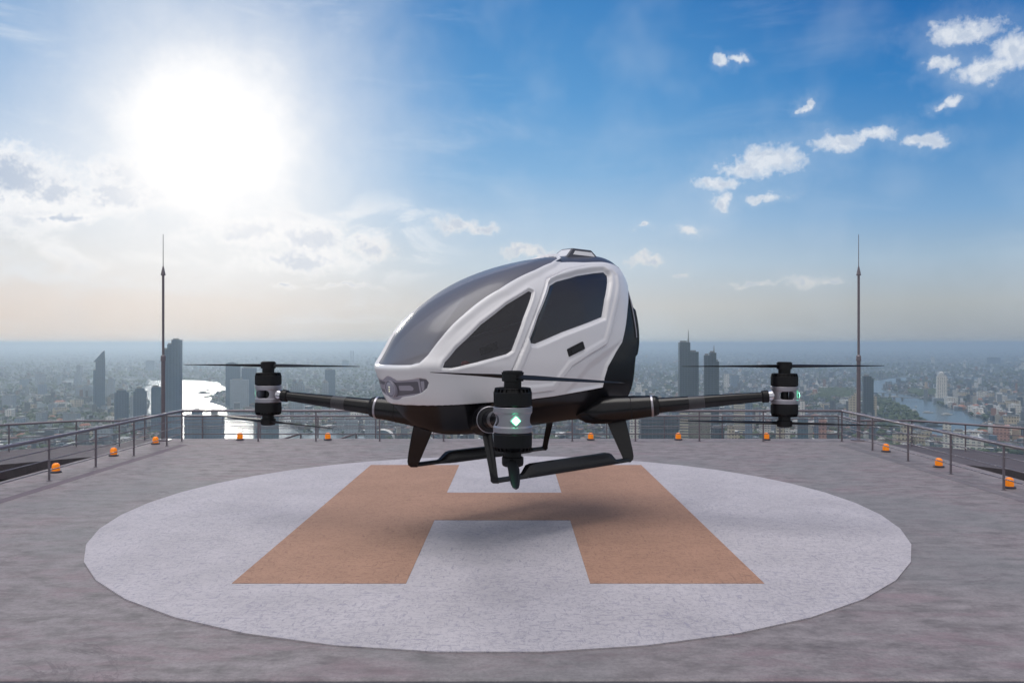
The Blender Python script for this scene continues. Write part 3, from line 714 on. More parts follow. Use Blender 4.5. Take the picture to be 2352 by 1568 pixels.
def pod():
    # housing shell: a drum with two long round-ended openings beside the lamp
    na, nz = 160, 48; th = np.linspace(-np.pi, np.pi, na, endpoint=False); zz = np.linspace(-.142, .142, nz)
    TH, ZZ = np.meshgrid(th, zz)
    rr = .214 + .008 * sst(np.abs(ZZ), .074, .080)
    P = np.stack([rr * np.cos(TH), rr * np.sin(TH), ZZ], -1).reshape(-1, 3)
    u1 = np.abs(np.abs(TH) - np.pi / 2) * .214; st_ = np.hypot(np.maximum(u1 - .066, 0), ZZ) - .066
    J, I = np.meshgrid(np.arange(nz - 1), np.arange(na), indexing='ij'); J = J.ravel(); I = I.ravel(); I2 = (I + 1) % na
    a, b2, c, d = J * na + I, J * na + I2, (J + 1) * na + I2, (J + 1) * na + I
    T_ = np.concatenate([np.stack([a, b2, c], 1), np.stack([a, c, d], 1)])
    global V, FV
    V0, F0 = V, FV; V = P; FV = st_.reshape(-1, 1)
    _, out = split(T_, 0)
    u, inv = np.unique(out, return_inverse=True)
    h = link('rotor_pod', V[u], inv.reshape(-1, 3), M['alu'], DR, smooth=True); V, FV = V0, F0
    s2 = h.modifiers.new('thick', 'SOLIDIFY'); s2.thickness = .014; s2.offset = -1
    MB().tube((0, 0, -.15), (0, 0, .15), .062, n=20).build('axle', M['blackmat'], h)
    for s in (1, -1):
        def P_(prof): return [(z * s, r) for z, r in prof]
        fl = s < 0
        def L_(prof, n, name, m, sm=False, close=True):
            pr = P_(prof); pr = pr[::-1] if fl else pr
            return MB().lathe(pr, n, smooth=sm, close=close).build(name, m, h)
        L_([(.143, .185), (.150, .205), (.153, .212), (.165, .218), (.302, .218), (.308, .216), (.3085, .192), (.350, .180), (.352, .10)], 64, 'motor', M['blackmat'])
        mb = MB()
        for i in range(22):
            t = 2 * math.pi * i / 22; Mx = Matrix.Rotation(t, 4, 'Z')
            z0_, z1_ = (.306, .352) if s > 0 else (-.352, -.306)
            vv = [(.188, -.006), (.2155, -.006), (.2155, .006), (.188, .006)]
            lo = [(.188, -.006), (.203, -.006), (.203, .006), (.188, .006)]
            zin, zo = (.306, .350)
            pts = [(x, y, zin * s) for x, y in vv] + [(x, y, zo * s) for x, y in lo]
            ff = [(0, 3, 2, 1), (4, 5, 6, 7), (0, 1, 5, 4), (1, 2, 6, 5), (2, 3, 7, 6), (3, 0, 4, 7)]
            mb.add([tuple(Mx @ Vector(p)) for p in pts], ff if s > 0 else [tuple(reversed(q)) for q in ff])
        mo_ = h.children[-1] if False else [c for c in h.children if c.name.startswith('motor')][-1]
        me_ = MB(); me_.v = [tuple(v.co) for v in mo_.data.vertices] + mb.v; nb_ = len(mo_.data.vertices)
        me_.f = [tuple(p.vertices) for p in mo_.data.polygons] + [tuple(i + nb_ for i in q) for q in mb.f]; me_.sm = [False] * len(me_.f)
        bpy.data.objects.remove(mo_); me_.build('motor', M['blackmat'], h)
        L_([(.348, .206), (.353, .203), (.357, .19), (.358, .11)], 64, 'motor_lid', M['blackmat'])
        L_([(.35, .098), (.43, .0985)], 40, 'neck', M['blackmat'], True)
        if s > 0: L_([(.428, .11), (.432, .123), (.518, .123), (.522, .128), (.530, .128), (.534, .112), (.545, .110), (.547, .09)], 40, 'rotor_hub', M['blackmat'])
        else: L_([(.425, .112), (.430, .123), (.500, .123), (.525, .115), (.535, .09)], 40, 'rotor_hub', M['blackmat'])
    # diamond lamp plate facing outwards (+x)
    Mx = Matrix.Translation((.212, 0, 0)) @ Matrix.Rotation(R(45), 4, 'X')
    MB().box(0, .016, -.056, .056, -.056, .056, Mx).build('lamp_plate', M['alu'], h, bevel=.006)
    mb = MB(); mb.box(.016, .026, -.034, .034, -.034, .034, Mx); mb.build('lamp', M['green'], h, bevel=.004)
    return h
pods = [(1.96, 1.40, 3.07, 3.07, 128, 91), (1.96, -1.40, 3.07, -3.07, -18, 140), (-1.60, 1.45, -3.07, 3.07, 6, 165), (-1.60, -1.45, -3.07, -3.07, 100, 30)]
pd0 = None
PSI = math.atan2(-.6794, -.7337)
for i, (rx, ry, hx_, hy2, w1, w2) in enumerate(pods):
    H, inn = arm(rx, ry, hx_, hy2)
    if pd0 is None: pd0 = pod(); POD4 = [pd0] + [copy_tree(pd0, DR) for _ in range(3)]
    pd = POD4[i]
    pd.location = H; out = -inn
    pd.rotation_euler.z = math.atan2(out.y, out.x)
    # rotors at rest; each turned its own way (angles given in world terms)
    for s, wa, nm in ((1, w1, 'upper'), (-1, w2, 'lower')):
        key = 'blade_' + nm
        if i == 0: ob = blade_mesh(s).build('propeller', M['blackmat'], pd); (globals().__setitem__(key, ob.data))
        else: ob = bpy.data.objects.new('propeller', globals()[key]); COL.objects.link(ob); ob.parent = pd
        ob.location.z = .478 * s if s > 0 else -.47
        ob.rotation_euler.z = R(wa) - PSI - pd.rotation_euler.z
    # the lamp's own light
    gl = bpy.data.lights.new('lamp_light', 'POINT'); gl.energy = .35; gl.color = (.1, 1, .45); gl.shadow_soft_size = .06
    go = bpy.data.objects.new('lamp_light', gl); COL.objects.link(go); go.parent = pd; go.location = (.30, 0, 0)

# --- landing skids: two legs each, joined by a bar with a raised tread
def skid(sg):
    # bar with a tread that swells upward between the legs
    xs = np.concatenate([np.linspace(-1.56, -1.05, 16), np.linspace(-1.0, .85, 20), np.linspace(.9, 1.56, 18)])
    mb = MB(); V_ = []; n = 0
    for x in xs:
        t = float(sst(np.array(x), -1.20, -1.00) * (1 - sst(np.array(x), .80, 1.02)))
        h2 = .062 + .135 * t; wi = .058 + .035 * t; zb = .965; off = -.03 * t * sg
        e = max(0, abs(x) - 1.45) / .17; lift = .035 * e * e
        y0_ = sg * 1.02 + off
        sec = [(-wi, .012), (-wi + .012, 0), (wi - .012, 0), (wi, .012), (wi, h2 * .55), (wi - .02 - .02 * t, h2), (-wi + .02 + .02 * t, h2), (-wi, h2 * .55)]
        V_ += [(x, y0_ + a, zb + b2 + lift) for a, b2 in sec]; n += 1
    F_ = []
    for j in range(n - 1):
        for i in range(8):
            a = j * 8 + i; b2 = j * 8 + (i + 1) % 8; F_.append((a, b2, b2 + 8, a + 8))
    F_ += [tuple(range(7, -1, -1)), tuple((n - 1) * 8 + i for i in range(8))]
    bar = MB().add(V_, F_, True).build('skid', M['black'], DR)
    bar.data.polygons.foreach_set('use_smooth', [True] * len(bar.data.polygons))
    em = bar.modifiers.new('edge', 'EDGE_SPLIT'); em.split_angle = R(38)
    for fx in (1, -1):
        dg = Vector((fx, sg, 0)).normalized(); dn = Vector((-dg.y, dg.x, 0))
        st = [(1.85, 1.46, .74, .17, .068), (1.62, 1.48, .80, .165, .062), (1.40, 1.50, .88, .145, .056), (1.18, 1.52, .96, .118, .051), (1.06, 1.53, 1.0, .100, .049), (1.00, 1.53, 1.012, .082, .054), (.962, 1.505, 1.015, .055, .045)]
        mb = MB(); V_ = []
        for z, xx, yy, c, t in st:
            cc = Vector((fx * xx, sg * yy, z))
            for a, b2 in ((-1, -.55), (-.9, -1), (.9, -1), (1, -.55), (1, .55), (.9, 1), (-.9, 1), (-1, .55)): V_.append(tuple(cc + dg * a * c + dn * b2 * t))
        F_ = []
        for j in range(len(st) - 1):
            for i in range(8):
                a = j * 8 + i; b2 = j * 8 + (i + 1) % 8; F_.append((a, a + 8, b2 + 8, b2))
        F_ += [tuple((len(st) - 1) * 8 + i for i in range(7, -1, -1))[::-1]]
        if fx * sg < 0 and False: F_ = [tuple(reversed(q)) for q in F_]
        lg = MB().add(V_, F_, True).build('leg', M['black'], bar); em = lg.modifiers.new('edge', 'EDGE_SPLIT'); em.split_angle = R(38)
skid(1); skid(-1)

# ------------------------------------------------------------------ the city 250 m below
DROP = HC - GZ
def gpos(px, py):
    """ground point of the city seen at (px, py) on the reference frame"""
    d = FPX * DROP / (py - CY); return ((px - CX) / FPX * d, d)
def gpoly(pts): return [gpos(*p) for p in pts]
def hide_sd(): pass
# water outlines (reference-frame pixels turned into ground points)
RIV_L = [(345, 955), (345, 925), (326, 893), (350, 884), (350, 875), (374, 873.5), (420, 872.5), (452, 873.5), (492, 877), (513, 887), (519, 896), (504, 901), (487, 907), (482, 920), (500, 930), (537, 944), (580, 953), (640, 972), (668, 978), (690, 993), (705, 1004), (720, 996), (700, 983), (735, 986), (765, 989), (790, 999), (850, 1003), (880, 1012), (880, 1040), (640, 1050), (480, 1050), (400, 1020), (360, 980)]
RIV_F = [(8, 878), (70, 875.5), (130, 876), (167, 873), (214, 871.5), (262, 868.5), (300, 870), (345, 871), (352, 875), (300, 873.5), (262, 872), (214, 876), (167, 877.5), (130, 879), (70, 879), (10, 882)]
RIV_R = [(1953, 886), (1968, 879), (2006, 875), (2030, 872), (2066, 867), (2148, 864.5), (2240, 866.5), (2352, 867), (2440, 867), (2440, 869), (2300, 870), (2200, 870.5), (2148, 869.7), (2100, 872.5), (2070, 877.5), (2037, 886.5), (2028, 891), (2033, 897), (2060, 904), (2077, 907), (2109, 916), (2150, 926.5), (2181, 939), (2217, 946), (2249, 960.5), (2263, 969.5), (2262, 987), (2240, 992), (2220, 1005), (2180, 1012), (2150, 1010), (2100, 1004), (2060, 1010), (1997, 1012), (1985, 1004), (2060, 1000), (2092, 992), (2110, 981), (2134, 975), (2128, 963), (2112, 950), (2091, 939), (2064, 930), (2050, 923), (2030, 914), (2008, 906), (1990, 897), (1975, 890)]
def ragged(P, n=3, amp=.07):
    rj = random.Random(5)
    for _ in range(n):
        Q = []
        for a, b2 in zip(P, P[1:] + P[:1]):
            L = math.hypot(b2[0] - a[0], b2[1] - a[1]); o2 = rj.uniform(-amp, amp) * min(L, 260); nx, ny = -(b2[1] - a[1]) / (L + 1e-9), (b2[0] - a[0]) / (L + 1e-9)
            Q += [a, ((a[0] + b2[0]) / 2 + nx * o2, (a[1] + b2[1]) / 2 + ny * o2)]
        P = Q
    return P
RIVERS = [ragged(gpoly(RIV_L)), gpoly(RIV_F), ragged(gpoly(RIV_R))]
def inpoly(poly, X, Y):
    ins = np.zeros(X.shape, bool); P = poly
    for (ax, ay), (bx, by) in zip(P, P[1:] + P[:1]):
        c = ((ay <= Y) & (by > Y)) | ((by <= Y) & (ay > Y))
        with np.errstate(divide='ignore', invalid='ignore'): ins ^= c & (X < ax + (Y - ay) / (by - ay) * (bx - ax))
    return ins
m, k, b = mat('river_water'); M['water'] = m
o_ = k.node('ShaderNodeTexCoord').outputs['Object']
mpw = k.node('ShaderNodeMapping'); k.l.new(o_, mpw.inputs[0]); mpw.inputs['Scale'].default_value = (.03, .02, 1)
wn = k.noise(mpw.outputs[0], 1, 6, .65)
k.l.new(k.mix(k.noise(o_, .002, 4, .6), (.055, .085, .10, 1), (.10, .125, .13, 1)), b.inputs['Base Color'])
b.inputs['Roughness'].default_value = .24; b.inputs['IOR'].default_value = 1.33; b.inputs['Specular IOR Level'].default_value = .6
bp = k.node('ShaderNodeBump'); bp.inputs['Strength'].default_value = .5; bp.inputs['Distance'].default_value = 2.0
k.l.new(wn, bp.inputs['Height']); k.l.new(bp.outputs[0], b.inputs['Normal'])
for pl in RIVERS:
    o = tri_fill(pl, GZ + .6, 'river', M['water']); o['kind'] = 'structure'
# city ground: one sheet to the horizon; streets, roofs and trees too small to model
m, k, b = mat('city_ground'); M['ground'] = m
o_ = k.node('ShaderNodeTexCoord').outputs['Object']
def voro(scale, rnd=1.0):
    n = k.node('ShaderNodeTexVoronoi'); k.l.new(o_, n.inputs['Vector']); n.inputs['Scale'].default_value = scale; n.inputs['Randomness'].default_value = rnd
    return n.outputs['Color'], n.outputs['Distance']
vc, vd = voro(1 / 42.); sp = k.node('ShaderNodeSeparateColor'); k.l.new(vc, sp.inputs[0])
vc2, vd2 = voro(1 / 150.); sp2 = k.node('ShaderNodeSeparateColor'); k.l.new(vc2, sp2.inputs[0])
zone = k.noise(o_, 1 / 1500., 5, .6); green = k.noise(o_, 1 / 420., 6, .62)
c = k.mix(k.maprange(green, .36, .56), (.024, .044, .066, 1), (.012, .028, .026, 1))
roofc = k.ramp(sp.outputs[1], [(0, (.10, .11, .12, 1)), (.4, (.22, .22, .22, 1)), (.62, (.20, .12, .09, 1)), (.75, (.42, .40, .37, 1)), (.93, (.75, .73, .70, 1))], 'CONSTANT')
isr = k.math('MULTIPLY', k.maprange(sp.outputs[0], .46, .48), k.maprange(vd, .42, .34))
isr = k.math('MULTIPLY', isr, k.maprange(green, .60, .45))
c = k.mix(isr, c, roofc)
big = k.math('MULTIPLY', k.maprange(sp2.outputs[0], .90, .91), k.maprange(vd2, .36, .30))
c = k.mix(k.math('MULTIPLY', big, .8), c, (.60, .60, .58, 1))
c = k.mix(k.math('MULTIPLY', k.maprange(zone, .5, .64), .6), c, (.035, .05, .035, 1))
k.l.new(c, b.inputs['Base Color']); b.inputs['Roughness'].default_value = .85
o = link('city_ground', [(-70000, -3000, GZ), (70000, -3000, GZ), (70000, 90000, GZ), (-70000, 90000, GZ)], [(0, 1, 2, 3)], M['ground']); o['kind'] = 'structure'
# avenue through the left districts
av = gpoly([(124, 897), (127, 897), (150, 928), (180, 960), (186, 968), (176, 968), (146, 930)])
m_road = plain('avenue_asphalt', (.035, .037, .04), .9, 0, .3, .05)
o = tri_fill(av, GZ + .5, 'avenue', m_road); o['kind'] = 'structure'

# facade material: floors and bays in the object's own axes, wall colour from the object
def facade(name, floor=4.0, bay=5.0, win=(.03, .045, .06), wf=.62, rough=.5, glossy=.25, vert=.55, wcol=(.3, .3, .3)):
    m, k, b = mat(name)
    o_ = k.node('ShaderNodeTexCoord').outputs['Object']; s3 = k.node('ShaderNodeSeparateXYZ'); k.l.new(o_, s3.inputs[0])
    h = k.math('ADD', s3.outputs[0], s3.outputs[1])
    fz = k.math('FRACT', k.math('DIVIDE', s3.outputs[2], floor)); fh = k.math('FRACT', k.math('DIVIDE', k.math('ADD', h, 500.0), bay))
    w_ = k.math('MULTIPLY', k.math('GREATER_THAN', fz, 1 - wf), k.math('GREATER_THAN', fh, 1 - vert))
    geo = k.node('ShaderNodeNewGeometry'); s4 = k.node('ShaderNodeSeparateXYZ'); k.l.new(geo.outputs['Normal'], s4.inputs[0])
    w_ = k.math('MULTIPLY', w_, k.math('LESS_THAN', k.math('ABSOLUTE', s4.outputs[2]), .5))
    cell = k.noise(o_, .06, 3, .8)
    wall = k.mix(k.maprange(cell, .3, .7), wcol + (1,), tuple(min(1, v * .82) for v in wcol) + (1,))
    k.l.new(k.mix(w_, wall, k.mix(k.maprange(k.noise(o_, .25, 2, .7), .35, .65), win + (1,), tuple(v * 2.2 for v in win) + (1,))), b.inputs['Base Color'])
    k.l.new(k.maprange(w_, 0, 1, .75, glossy, 'LINEAR'), b.inputs['Roughness'])
    return m
FA = {
 'slate': facade('facade_slate', 6, 7, (.025, .05, .085), .6, wcol=(.065, .12, .19)),
 'glass': facade('facade_glass', 6, 6, (.03, .06, .085), .8, vert=.85, wcol=(.12, .17, .20), glossy=.12),
 'dark': facade('facade_dark', 6, 8, (.012, .022, .028), .7, vert=.8, wcol=(.06, .08, .095), glossy=.2),
 'white': facade('facade_white', 6, 8, (.10, .12, .14), .42, wcol=(.80, .77, .70)),
 'stripe': facade('facade_striped', 6.0, 200, (.06, .07, .08), .45, vert=.99, wcol=(.72, .66, .52)),
 'tan': facade('facade_tan', 8, 8, (.10, .09, .07), .5, wcol=(.58, .50, .36)),
 'pink': facade('facade_pink', 8, 8, (.14, .07, .06), .45, wcol=(.52, .28, .22)),
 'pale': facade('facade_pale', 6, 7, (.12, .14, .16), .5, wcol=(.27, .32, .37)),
 'beige': facade('facade_beige', 6.0, 12, (.12, .12, .10), .4, vert=.7, wcol=(.24, .23, .18)),
 'blue': facade('facade_blue', 4.5, 8, (.06, .10, .15), .6, vert=.7, wcol=(.20, .26, .34)),
}
M['roofgrey'] = plain('flat_roof', (.20, .20, .20), .8, 0, .2, .2)
M['terracotta'] = plain('terracotta_roof', (.34, .13, .075), .8, 0, .2, .3)
M['bldwhite'] = plain('pale_roof', (.55, .55, .54), .7, 0, .1, .2)
TX = []
def tower(px0, px1, ytop, ybase, label, fa='slate', cat='tower', steps=None, crown=None, yaw=None, deep=.8, group=None, name='tower', podium=False, fy=None):
    """a high-rise standing on the city ground; steps = [(u0, u1, top pixel)] across its width"""
    d = FPX * DROP / (ybase - CY); xc = ((px0 + px1) / 2 - CX) / FPX * d; wpx = (px1 - px0) / FPX * d
    azr = math.atan2(xc, d)
    yaw = (-.75 * math.degrees(azr) + ((int(px0 * 7 + ytop * 3) % 13) - 6) * 1.8) if yaw is None else yaw - .75 * math.degrees(azr)
    th_ = azr + R(yaw); c_, s_ = abs(math.cos(th_)), abs(math.sin(th_))
    W = wpx * math.cos(azr) / (c_ + s_ * deep); Dp = W * deep
    ztop = lambda y: DROP - (y - CY) / FPX * d * 1.0
    H = ztop(ytop)
    r_ = empty(name, (xc + math.sin(azr) * Dp / 2, d + math.cos(azr) * Dp / 2, GZ), label, cat, group, R(yaw))
    steps = steps or [(0, 1, ytop)]
    for u0, u1, yt in steps:
        h = ztop(yt); x0, x1 = -W / 2 + u0 * W, -W / 2 + u1 * W
        inset = 0 if len(steps) == 1 else (.0 if yt == min(s[2] for s in steps) else .06 * Dp)
        MB().box(x0 + .05, x1 - .05, -Dp / 2 + inset, Dp / 2 - inset, 0, h).build('block', FA[fa], r_)
        mb = MB(); mb.box(x0 + .12 * (x1 - x0), x1 - .3 * (x1 - x0), -Dp * .3, Dp * .25, h, h + 3 + 2 * abs(math.sin(px0)))
        mb.build('roof_plant', M['roofgrey'], r_)
    if crown: crown(r_, W, Dp, H)
    if podium: MB().box(-W * .9, W * 1.1, -Dp * .9, Dp * .5, 0, 22).build('podium', FA['pale'], r_)
    TX.append((xc, d + Dp / 2, max(W, Dp) * .75)); return r_
def spire(h, r, u=.0):
    def f(r_, W, Dp, H):
        MB().lathe([(0, r), (h * .35, r * .6), (h, r * .15)], 8, (W * u, 0, H)).build('spire', M['roofgrey'], r_)
    return f
def slant(frac):
    def f(r_, W, Dp, H):
        e = W * frac
        v = [(-W / 2, -Dp / 2, H), (W / 2, -Dp / 2, H), (W / 2, Dp / 2, H), (-W / 2, Dp / 2, H), (W * .28, -Dp / 2, H + e), (W / 2 * .9, -Dp / 2, H + e * 1.15), (W / 2 * .9, Dp / 2, H + e * 1.15), (W * .28, Dp / 2, H + e), ]
        MB().add(v, [(0, 3, 2, 1), (4, 5, 6, 7), (0, 1, 5, 4), (1, 2, 6, 5), (2, 3, 7, 6), (3, 0, 4, 7)]).build('slanted_crown', FA['slate'], r_)
    return f
def dome(r_, W, Dp, H):
    MB().box(-W * .42, W * .42, -Dp * .42, Dp * .42, H, H + 6).build('crown_base', M['bldwhite'], r_)
    rr = W * .27
    MB().lathe([(rr * math.sin(R(t)) + 6 + rr * .5, rr * math.cos(R(t))) for t in range(-30, 91, 15)], 20, (-W * .02, 0, H), smooth=True).build('dome', M['bldwhite'], r_)
def curved(r_, W, Dp, H):
    V_ = [(-W / 2 + W * i / 10, H + W * .22 * math.sin(math.pi * min(1, .12 + i / 10 * .95))) for i in range(11)] + [(W / 2, H), (-W / 2, H)]
    mb = MB(); n = len(V_); v = [(x, -Dp / 2, z) for x, z in V_] + [(x, Dp / 2, z) for x, z in V_]
    mb.add(v, [tuple(range(n - 1, -1, -1)), tuple(range(n, 2 * n))] + [(i, (i + 1) % n, (i + 1) % n + n, i + n) for i in range(n)]).build('curved_crown', FA['slate'], r_)
def pyramid(r_, W, Dp, H):
    MB().lathe([(0, W * .5), (W * .3, W * .3), (W * .32, W * .18), (W * .62, .3)], 4, (0, 0, H)).build('pointed_roof', M['roofgrey'], r_)
# --- left of the aircraft
tower(214, 242, 831, 940, 'slender dark tower with a slanted pointed crown, left of the left mast', 'slate', crown=slant(.95), steps=[(0, .24, 850), (.2, 1, 831)], yaw=4)
tower(374, 419.5, 780, 1012, 'tallest blue-grey tower in three steps standing beside the left mast', 'slate', steps=[(0, .26, 802), (.24, .5, 790.5), (.48, 1, 780)], yaw=-3, crown=spire(9, .6, .3))
tower(262, 296, 896, 990, 'blue-grey crowned apartment tower, left of a matching trio before the river', 'slate', steps=[(0, 1, 901), (.15, .85, 896)])
tower(306, 338, 892, 994, 'blue-grey crowned apartment tower, middle of a matching trio before the river', 'slate', steps=[(0, 1, 898), (.15, .85, 892)])
tower(347, 374, 889, 998, 'blue-grey apartment tower half behind the left mast', 'slate')
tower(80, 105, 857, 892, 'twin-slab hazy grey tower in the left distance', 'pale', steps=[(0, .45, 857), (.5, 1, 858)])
tower(86, 108, 882, 906, 'brownish mid-rise block standing before the hazy twin-slab tower', 'blue')
tower(45, 67, 871, 888, 'low broad hazy block left of the twin-slab tower', 'slate')
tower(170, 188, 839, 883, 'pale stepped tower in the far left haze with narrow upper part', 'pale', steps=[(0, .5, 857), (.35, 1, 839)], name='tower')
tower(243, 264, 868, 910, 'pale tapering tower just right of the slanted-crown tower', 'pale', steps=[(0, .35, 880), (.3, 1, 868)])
tower(172, 214, 887, 912, 'long pale slab behind and left of the slanted-crown tower', 'pale', cat='building', name='building', steps=[(0, .5, 890), (.5, 1, 886)])
tower(335, 356, 828, 853, 'square hazy block on the far bank left of the left mast', 'slate', cat='building', name='building')
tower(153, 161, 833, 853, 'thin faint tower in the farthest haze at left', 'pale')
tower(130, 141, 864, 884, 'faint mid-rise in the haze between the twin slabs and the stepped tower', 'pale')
tower(33, 60, 961, 982, 'squat block with bright flat roof near the left edge', 'blue', cat='building', name='building')
tower(110, 132, 927, 945, 'pale mid-rise block beside the avenue', 'pale', cat='building', name='building')
tower(144, 160, 947, 975, 'light blue-grey mid-rise at the foot of the avenue', 'pale', cat='building', name='building')
tower(298, 306, 912, 975, 'pale narrow tower seen between two crowned apartment towers', 'pale')
tower(422, 476, 944, 1032, 'broad blue-grey tower behind the rail at the left river bay', 'slate', steps=[(0, 1, 957), (.4, .78, 944)])
tower(468, 517, 958, 1030, 'blue-grey tower with round roof drum behind the rail at the left', 'slate', crown=lambda r_, W, Dp, H: MB().lathe([(0, W * .2), (12, W * .2), (17, W * .1)], 16, (0, 0, H)).build('roof_drum', M['roofgrey'], r_))
tower(518, 553, 838, 930, 'tall round-topped tower on the river spit behind the left rotor pod', 'slate', crown=curved, deep=.6)
tower(555, 590, 845, 930, 'tall flat-topped tower right behind the left rotor pod', 'slate', deep=.5)
tower(528, 572, 872, 938, 'wide pale apartment slab in front of the round-topped tower', 'pale', deep=.4, yaw=3, cat='tower')
tower(581, 641, 958, 1034, 'glassy blue tower under the left rotor pod behind the rail', 'glass')
tower(667, 701, 879, 962, 'pale apartment tower with two roof turrets left of the left arm', 'pale', steps=[(0, 1, 884), (.1, .35, 876), (.6, .85, 876)])
tower(739, 755, 879, 960, 'slim pale tower with pointed roof above the left arm', 'pale', crown=pyramid)
tower(746, 770, 849, 915, 'square-topped hazy tower above the left arm', 'slate')
tower(786, 802, 827, 846, 'small far block in the haze left of the nose', 'slate', cat='building', name='building')
tower(861, 872, 822, 846, 'small far block partly behind the nose', 'slate', cat='building', name='building')
tower(838, 866, 948, 1016, 'pale tower behind the left arm root near the rail', 'pale')
tower(790, 822, 964, 1018, 'pale low apartment block behind the rail left of the aircraft', 'pale', cat='building', name='building', deep=.5)
for dx in (0, 5): tower(805 + dx, 807.4 + dx, 806, 832, 'faint far chimney, %s of a pair above the left arm' % ('left' if dx == 0 else 'right'), 'slate', cat='chimney', name='chimney', group='far chimneys')
# arched lattice hall
def arch_hall(px, py, wpx, label):
    x, d = gpos(px, py); W = wpx / FPX * d; r_ = empty('arched_hall', (x, d, GZ), label, 'hall')
    mb = MB(); n = 16; L = W * .55
    for j in range(n):
        a0, a1 = math.pi * j / n, math.pi * (j + 1) / n
        mb.add([(-W / 2 * math.cos(a0), 0, W * .42 * math.sin(a0)), (-W / 2 * math.cos(a1), 0, W * .42 * math.sin(a1)), (-W / 2 * math.cos(a1), L, W * .42 * math.sin(a1)), (-W / 2 * math.cos(a0), L, W * .42 * math.sin(a0))], [(0, 1, 2, 3)])
    mb.build('vault', FA['white'], r_)
    mb = MB(); pts = [(-W / 2 * math.cos(math.pi * j / n), W * .42 * math.sin(math.pi * j / n)) for j in range(n + 1)]
    mb.add([(a, .3, b2) for a, b2 in pts], [tuple(range(n + 1))]); mb.build('end_wall', FA['glass'], r_)
arch_hall(876, 1010, 54, 'white arched hall with lattice vault behind the rail left of the front leg')
# --- right of the aircraft
tower(1557, 1605, 786, 982, 'tallest dark glass tower with thin spire and a lower right wing', 'dark', steps=[(0, .56, 786), (.55, 1, 808)], crown=spire(38, 3, .0), yaw=3)
tower(1616, 1652, 810, 990, 'second dark glass tower with spire and stepped shoulders', 'dark', steps=[(0, .38, 816), (.36, .8, 810), (.78, 1, 830)], crown=spire(22, 2.4, .18), yaw=3)
tower(1662, 1675, 859, 893, 'white tower block right of the two spired towers', 'white')
tower(1677, 1698, 862, 892, 'blue-grey block beside the white block right of the spired towers', 'blue', cat='building', name='building')
tower(1462, 1475, 883, 912, 'white tower block just right of the black tail', 'white')
tower(1477, 1487, 893, 910, 'small cream block right of the black tail', 'tan', cat='building', name='building')
tower(1685, 1712, 905, 1004, 'cream horizontally striped tower under the right arm', 'stripe', deep=.3)
tower(1711, 1728, 912, 1030, 'blue-grey tower adjoining the cream striped tower', 'blue')
tower(1561, 1581, 930, 1052, 'cream and brown striped tower behind the far rail', 'stripe', deep=.5)
tower(1582, 1634, 950, 1046, 'broad beige office block behind the far rail', 'beige', cat='building', name='building')
tower(1468, 1558, 958, 1056, 'wide dark green glass block behind the far rail right of the rear leg', 'dark', cat='building', name='building', deep=.5, yaw=2)
tower(1446, 1467, 953, 1036, 'white tower beside the right rear leg behind the rail', 'white')
tower(1633, 1664, 982, 1060, 'dark square block behind the far rail right of the beige office', 'dark', cat='building', name='building')
tower(1670, 1700, 978, 1036, 'light L-shaped low block behind the far rail', 'tan', cat='building', name='building', steps=[(0, .5, 978), (.5, 1, 996)])
tower(1831, 1856, 960, 1040, 'blue glass tower below and right of the right rotor pod', 'glass')
tower(1870, 1880, 958, 1038, 'narrow blue tower right of the right rotor pod behind the rail', 'blue')
tower(1880, 1899, 964, 1040, 'pinkish tower behind the far rail near the right corner', 'pink')
tower(1837, 1849, 922, 968, 'white striped tower just right of the right rotor pod', 'white')
tower(1782, 1803, 968, 1034, 'tan block under the right rotor pod', 'tan', cat='building', name='building')
tower(1803, 1815, 974, 1036, 'white ladder-striped tower under the right rotor pod', 'white')
tower(1919, 1939, 928, 946, 'pale low block left of the right mast', 'pale', cat='building', name='building')
tower(1980, 2007, 864, 968, 'dark glass tower with pale edge just right of the right mast', 'dark', steps=[(0, .8, 864), (.78, 1, 870)], yaw=3)
tower(1948, 1969, 905, 968, 'tan stepped tower behind the right mast', 'tan', steps=[(0, .35, 915), (.3, .7, 909), (.65, 1, 903)], yaw=-3)
tower(2006.5, 2014, 910, 962, 'slim tan tower adjoining the dark glass tower', 'tan')
tower(2149.5, 2176, 864.5, 926, 'white and glass river tower topped by a round dome', 'white', crown=dome, podium=True, yaw=2)
tower(2138, 2147, 820, 836, 'thin pale tower in the far right haze', 'white')
tower(2212, 2219, 834, 846, 'small pale block in the far right haze', 'white', cat='building', name='building')
tower(2155, 2167, 840, 852, 'pale block in the distance behind the domed tower', 'pale', cat='building', name='building')
tower(2266, 2298, 821, 838, 'long dark slab in the far right haze', 'slate', cat='building', name='building', deep=.3)
tower(2340, 2354, 832, 850, 'white stepped block cut by the right edge of the picture', 'white', steps=[(0, .4, 840), (.35, 1, 832)])
tower(2165, 2185, 972, 1048, 'white riverside tower with rows of openings, taller of two behind the right rails', 'white', deep=.6)
tower(2189, 2221, 990, 1050, 'white riverside tower with rows of openings, lower of two behind the right rails', 'white', deep=.7)
tower(2280, 2319, 977, 1022, 'pink apartment tower behind the right rails', 'pink')
tower(2251, 2274, 996, 1012, 'white low block left of the pink tower', 'white', cat='building', name='building')
tower(2296, 2324, 894, 915, 'beige mid-rise above the pink tower toward the right edge', 'tan', cat='building', name='building')
tower(2243, 2263, 901, 920, 'white mid-rise in the dense quarter right of the domed tower', 'white', cat='building', name='building')
tower(2329, 2345, 921, 943, 'white block with blue windows at the right edge', 'white', cat='building', name='building')
tower(2251, 2267, 939, 953, 'pale blue block on the right river bank', 'pale', cat='building', name='building')
tower(2310, 2335, 908, 926, 'grey long mid-rise near the right edge', 'pale', cat='building', name='building')
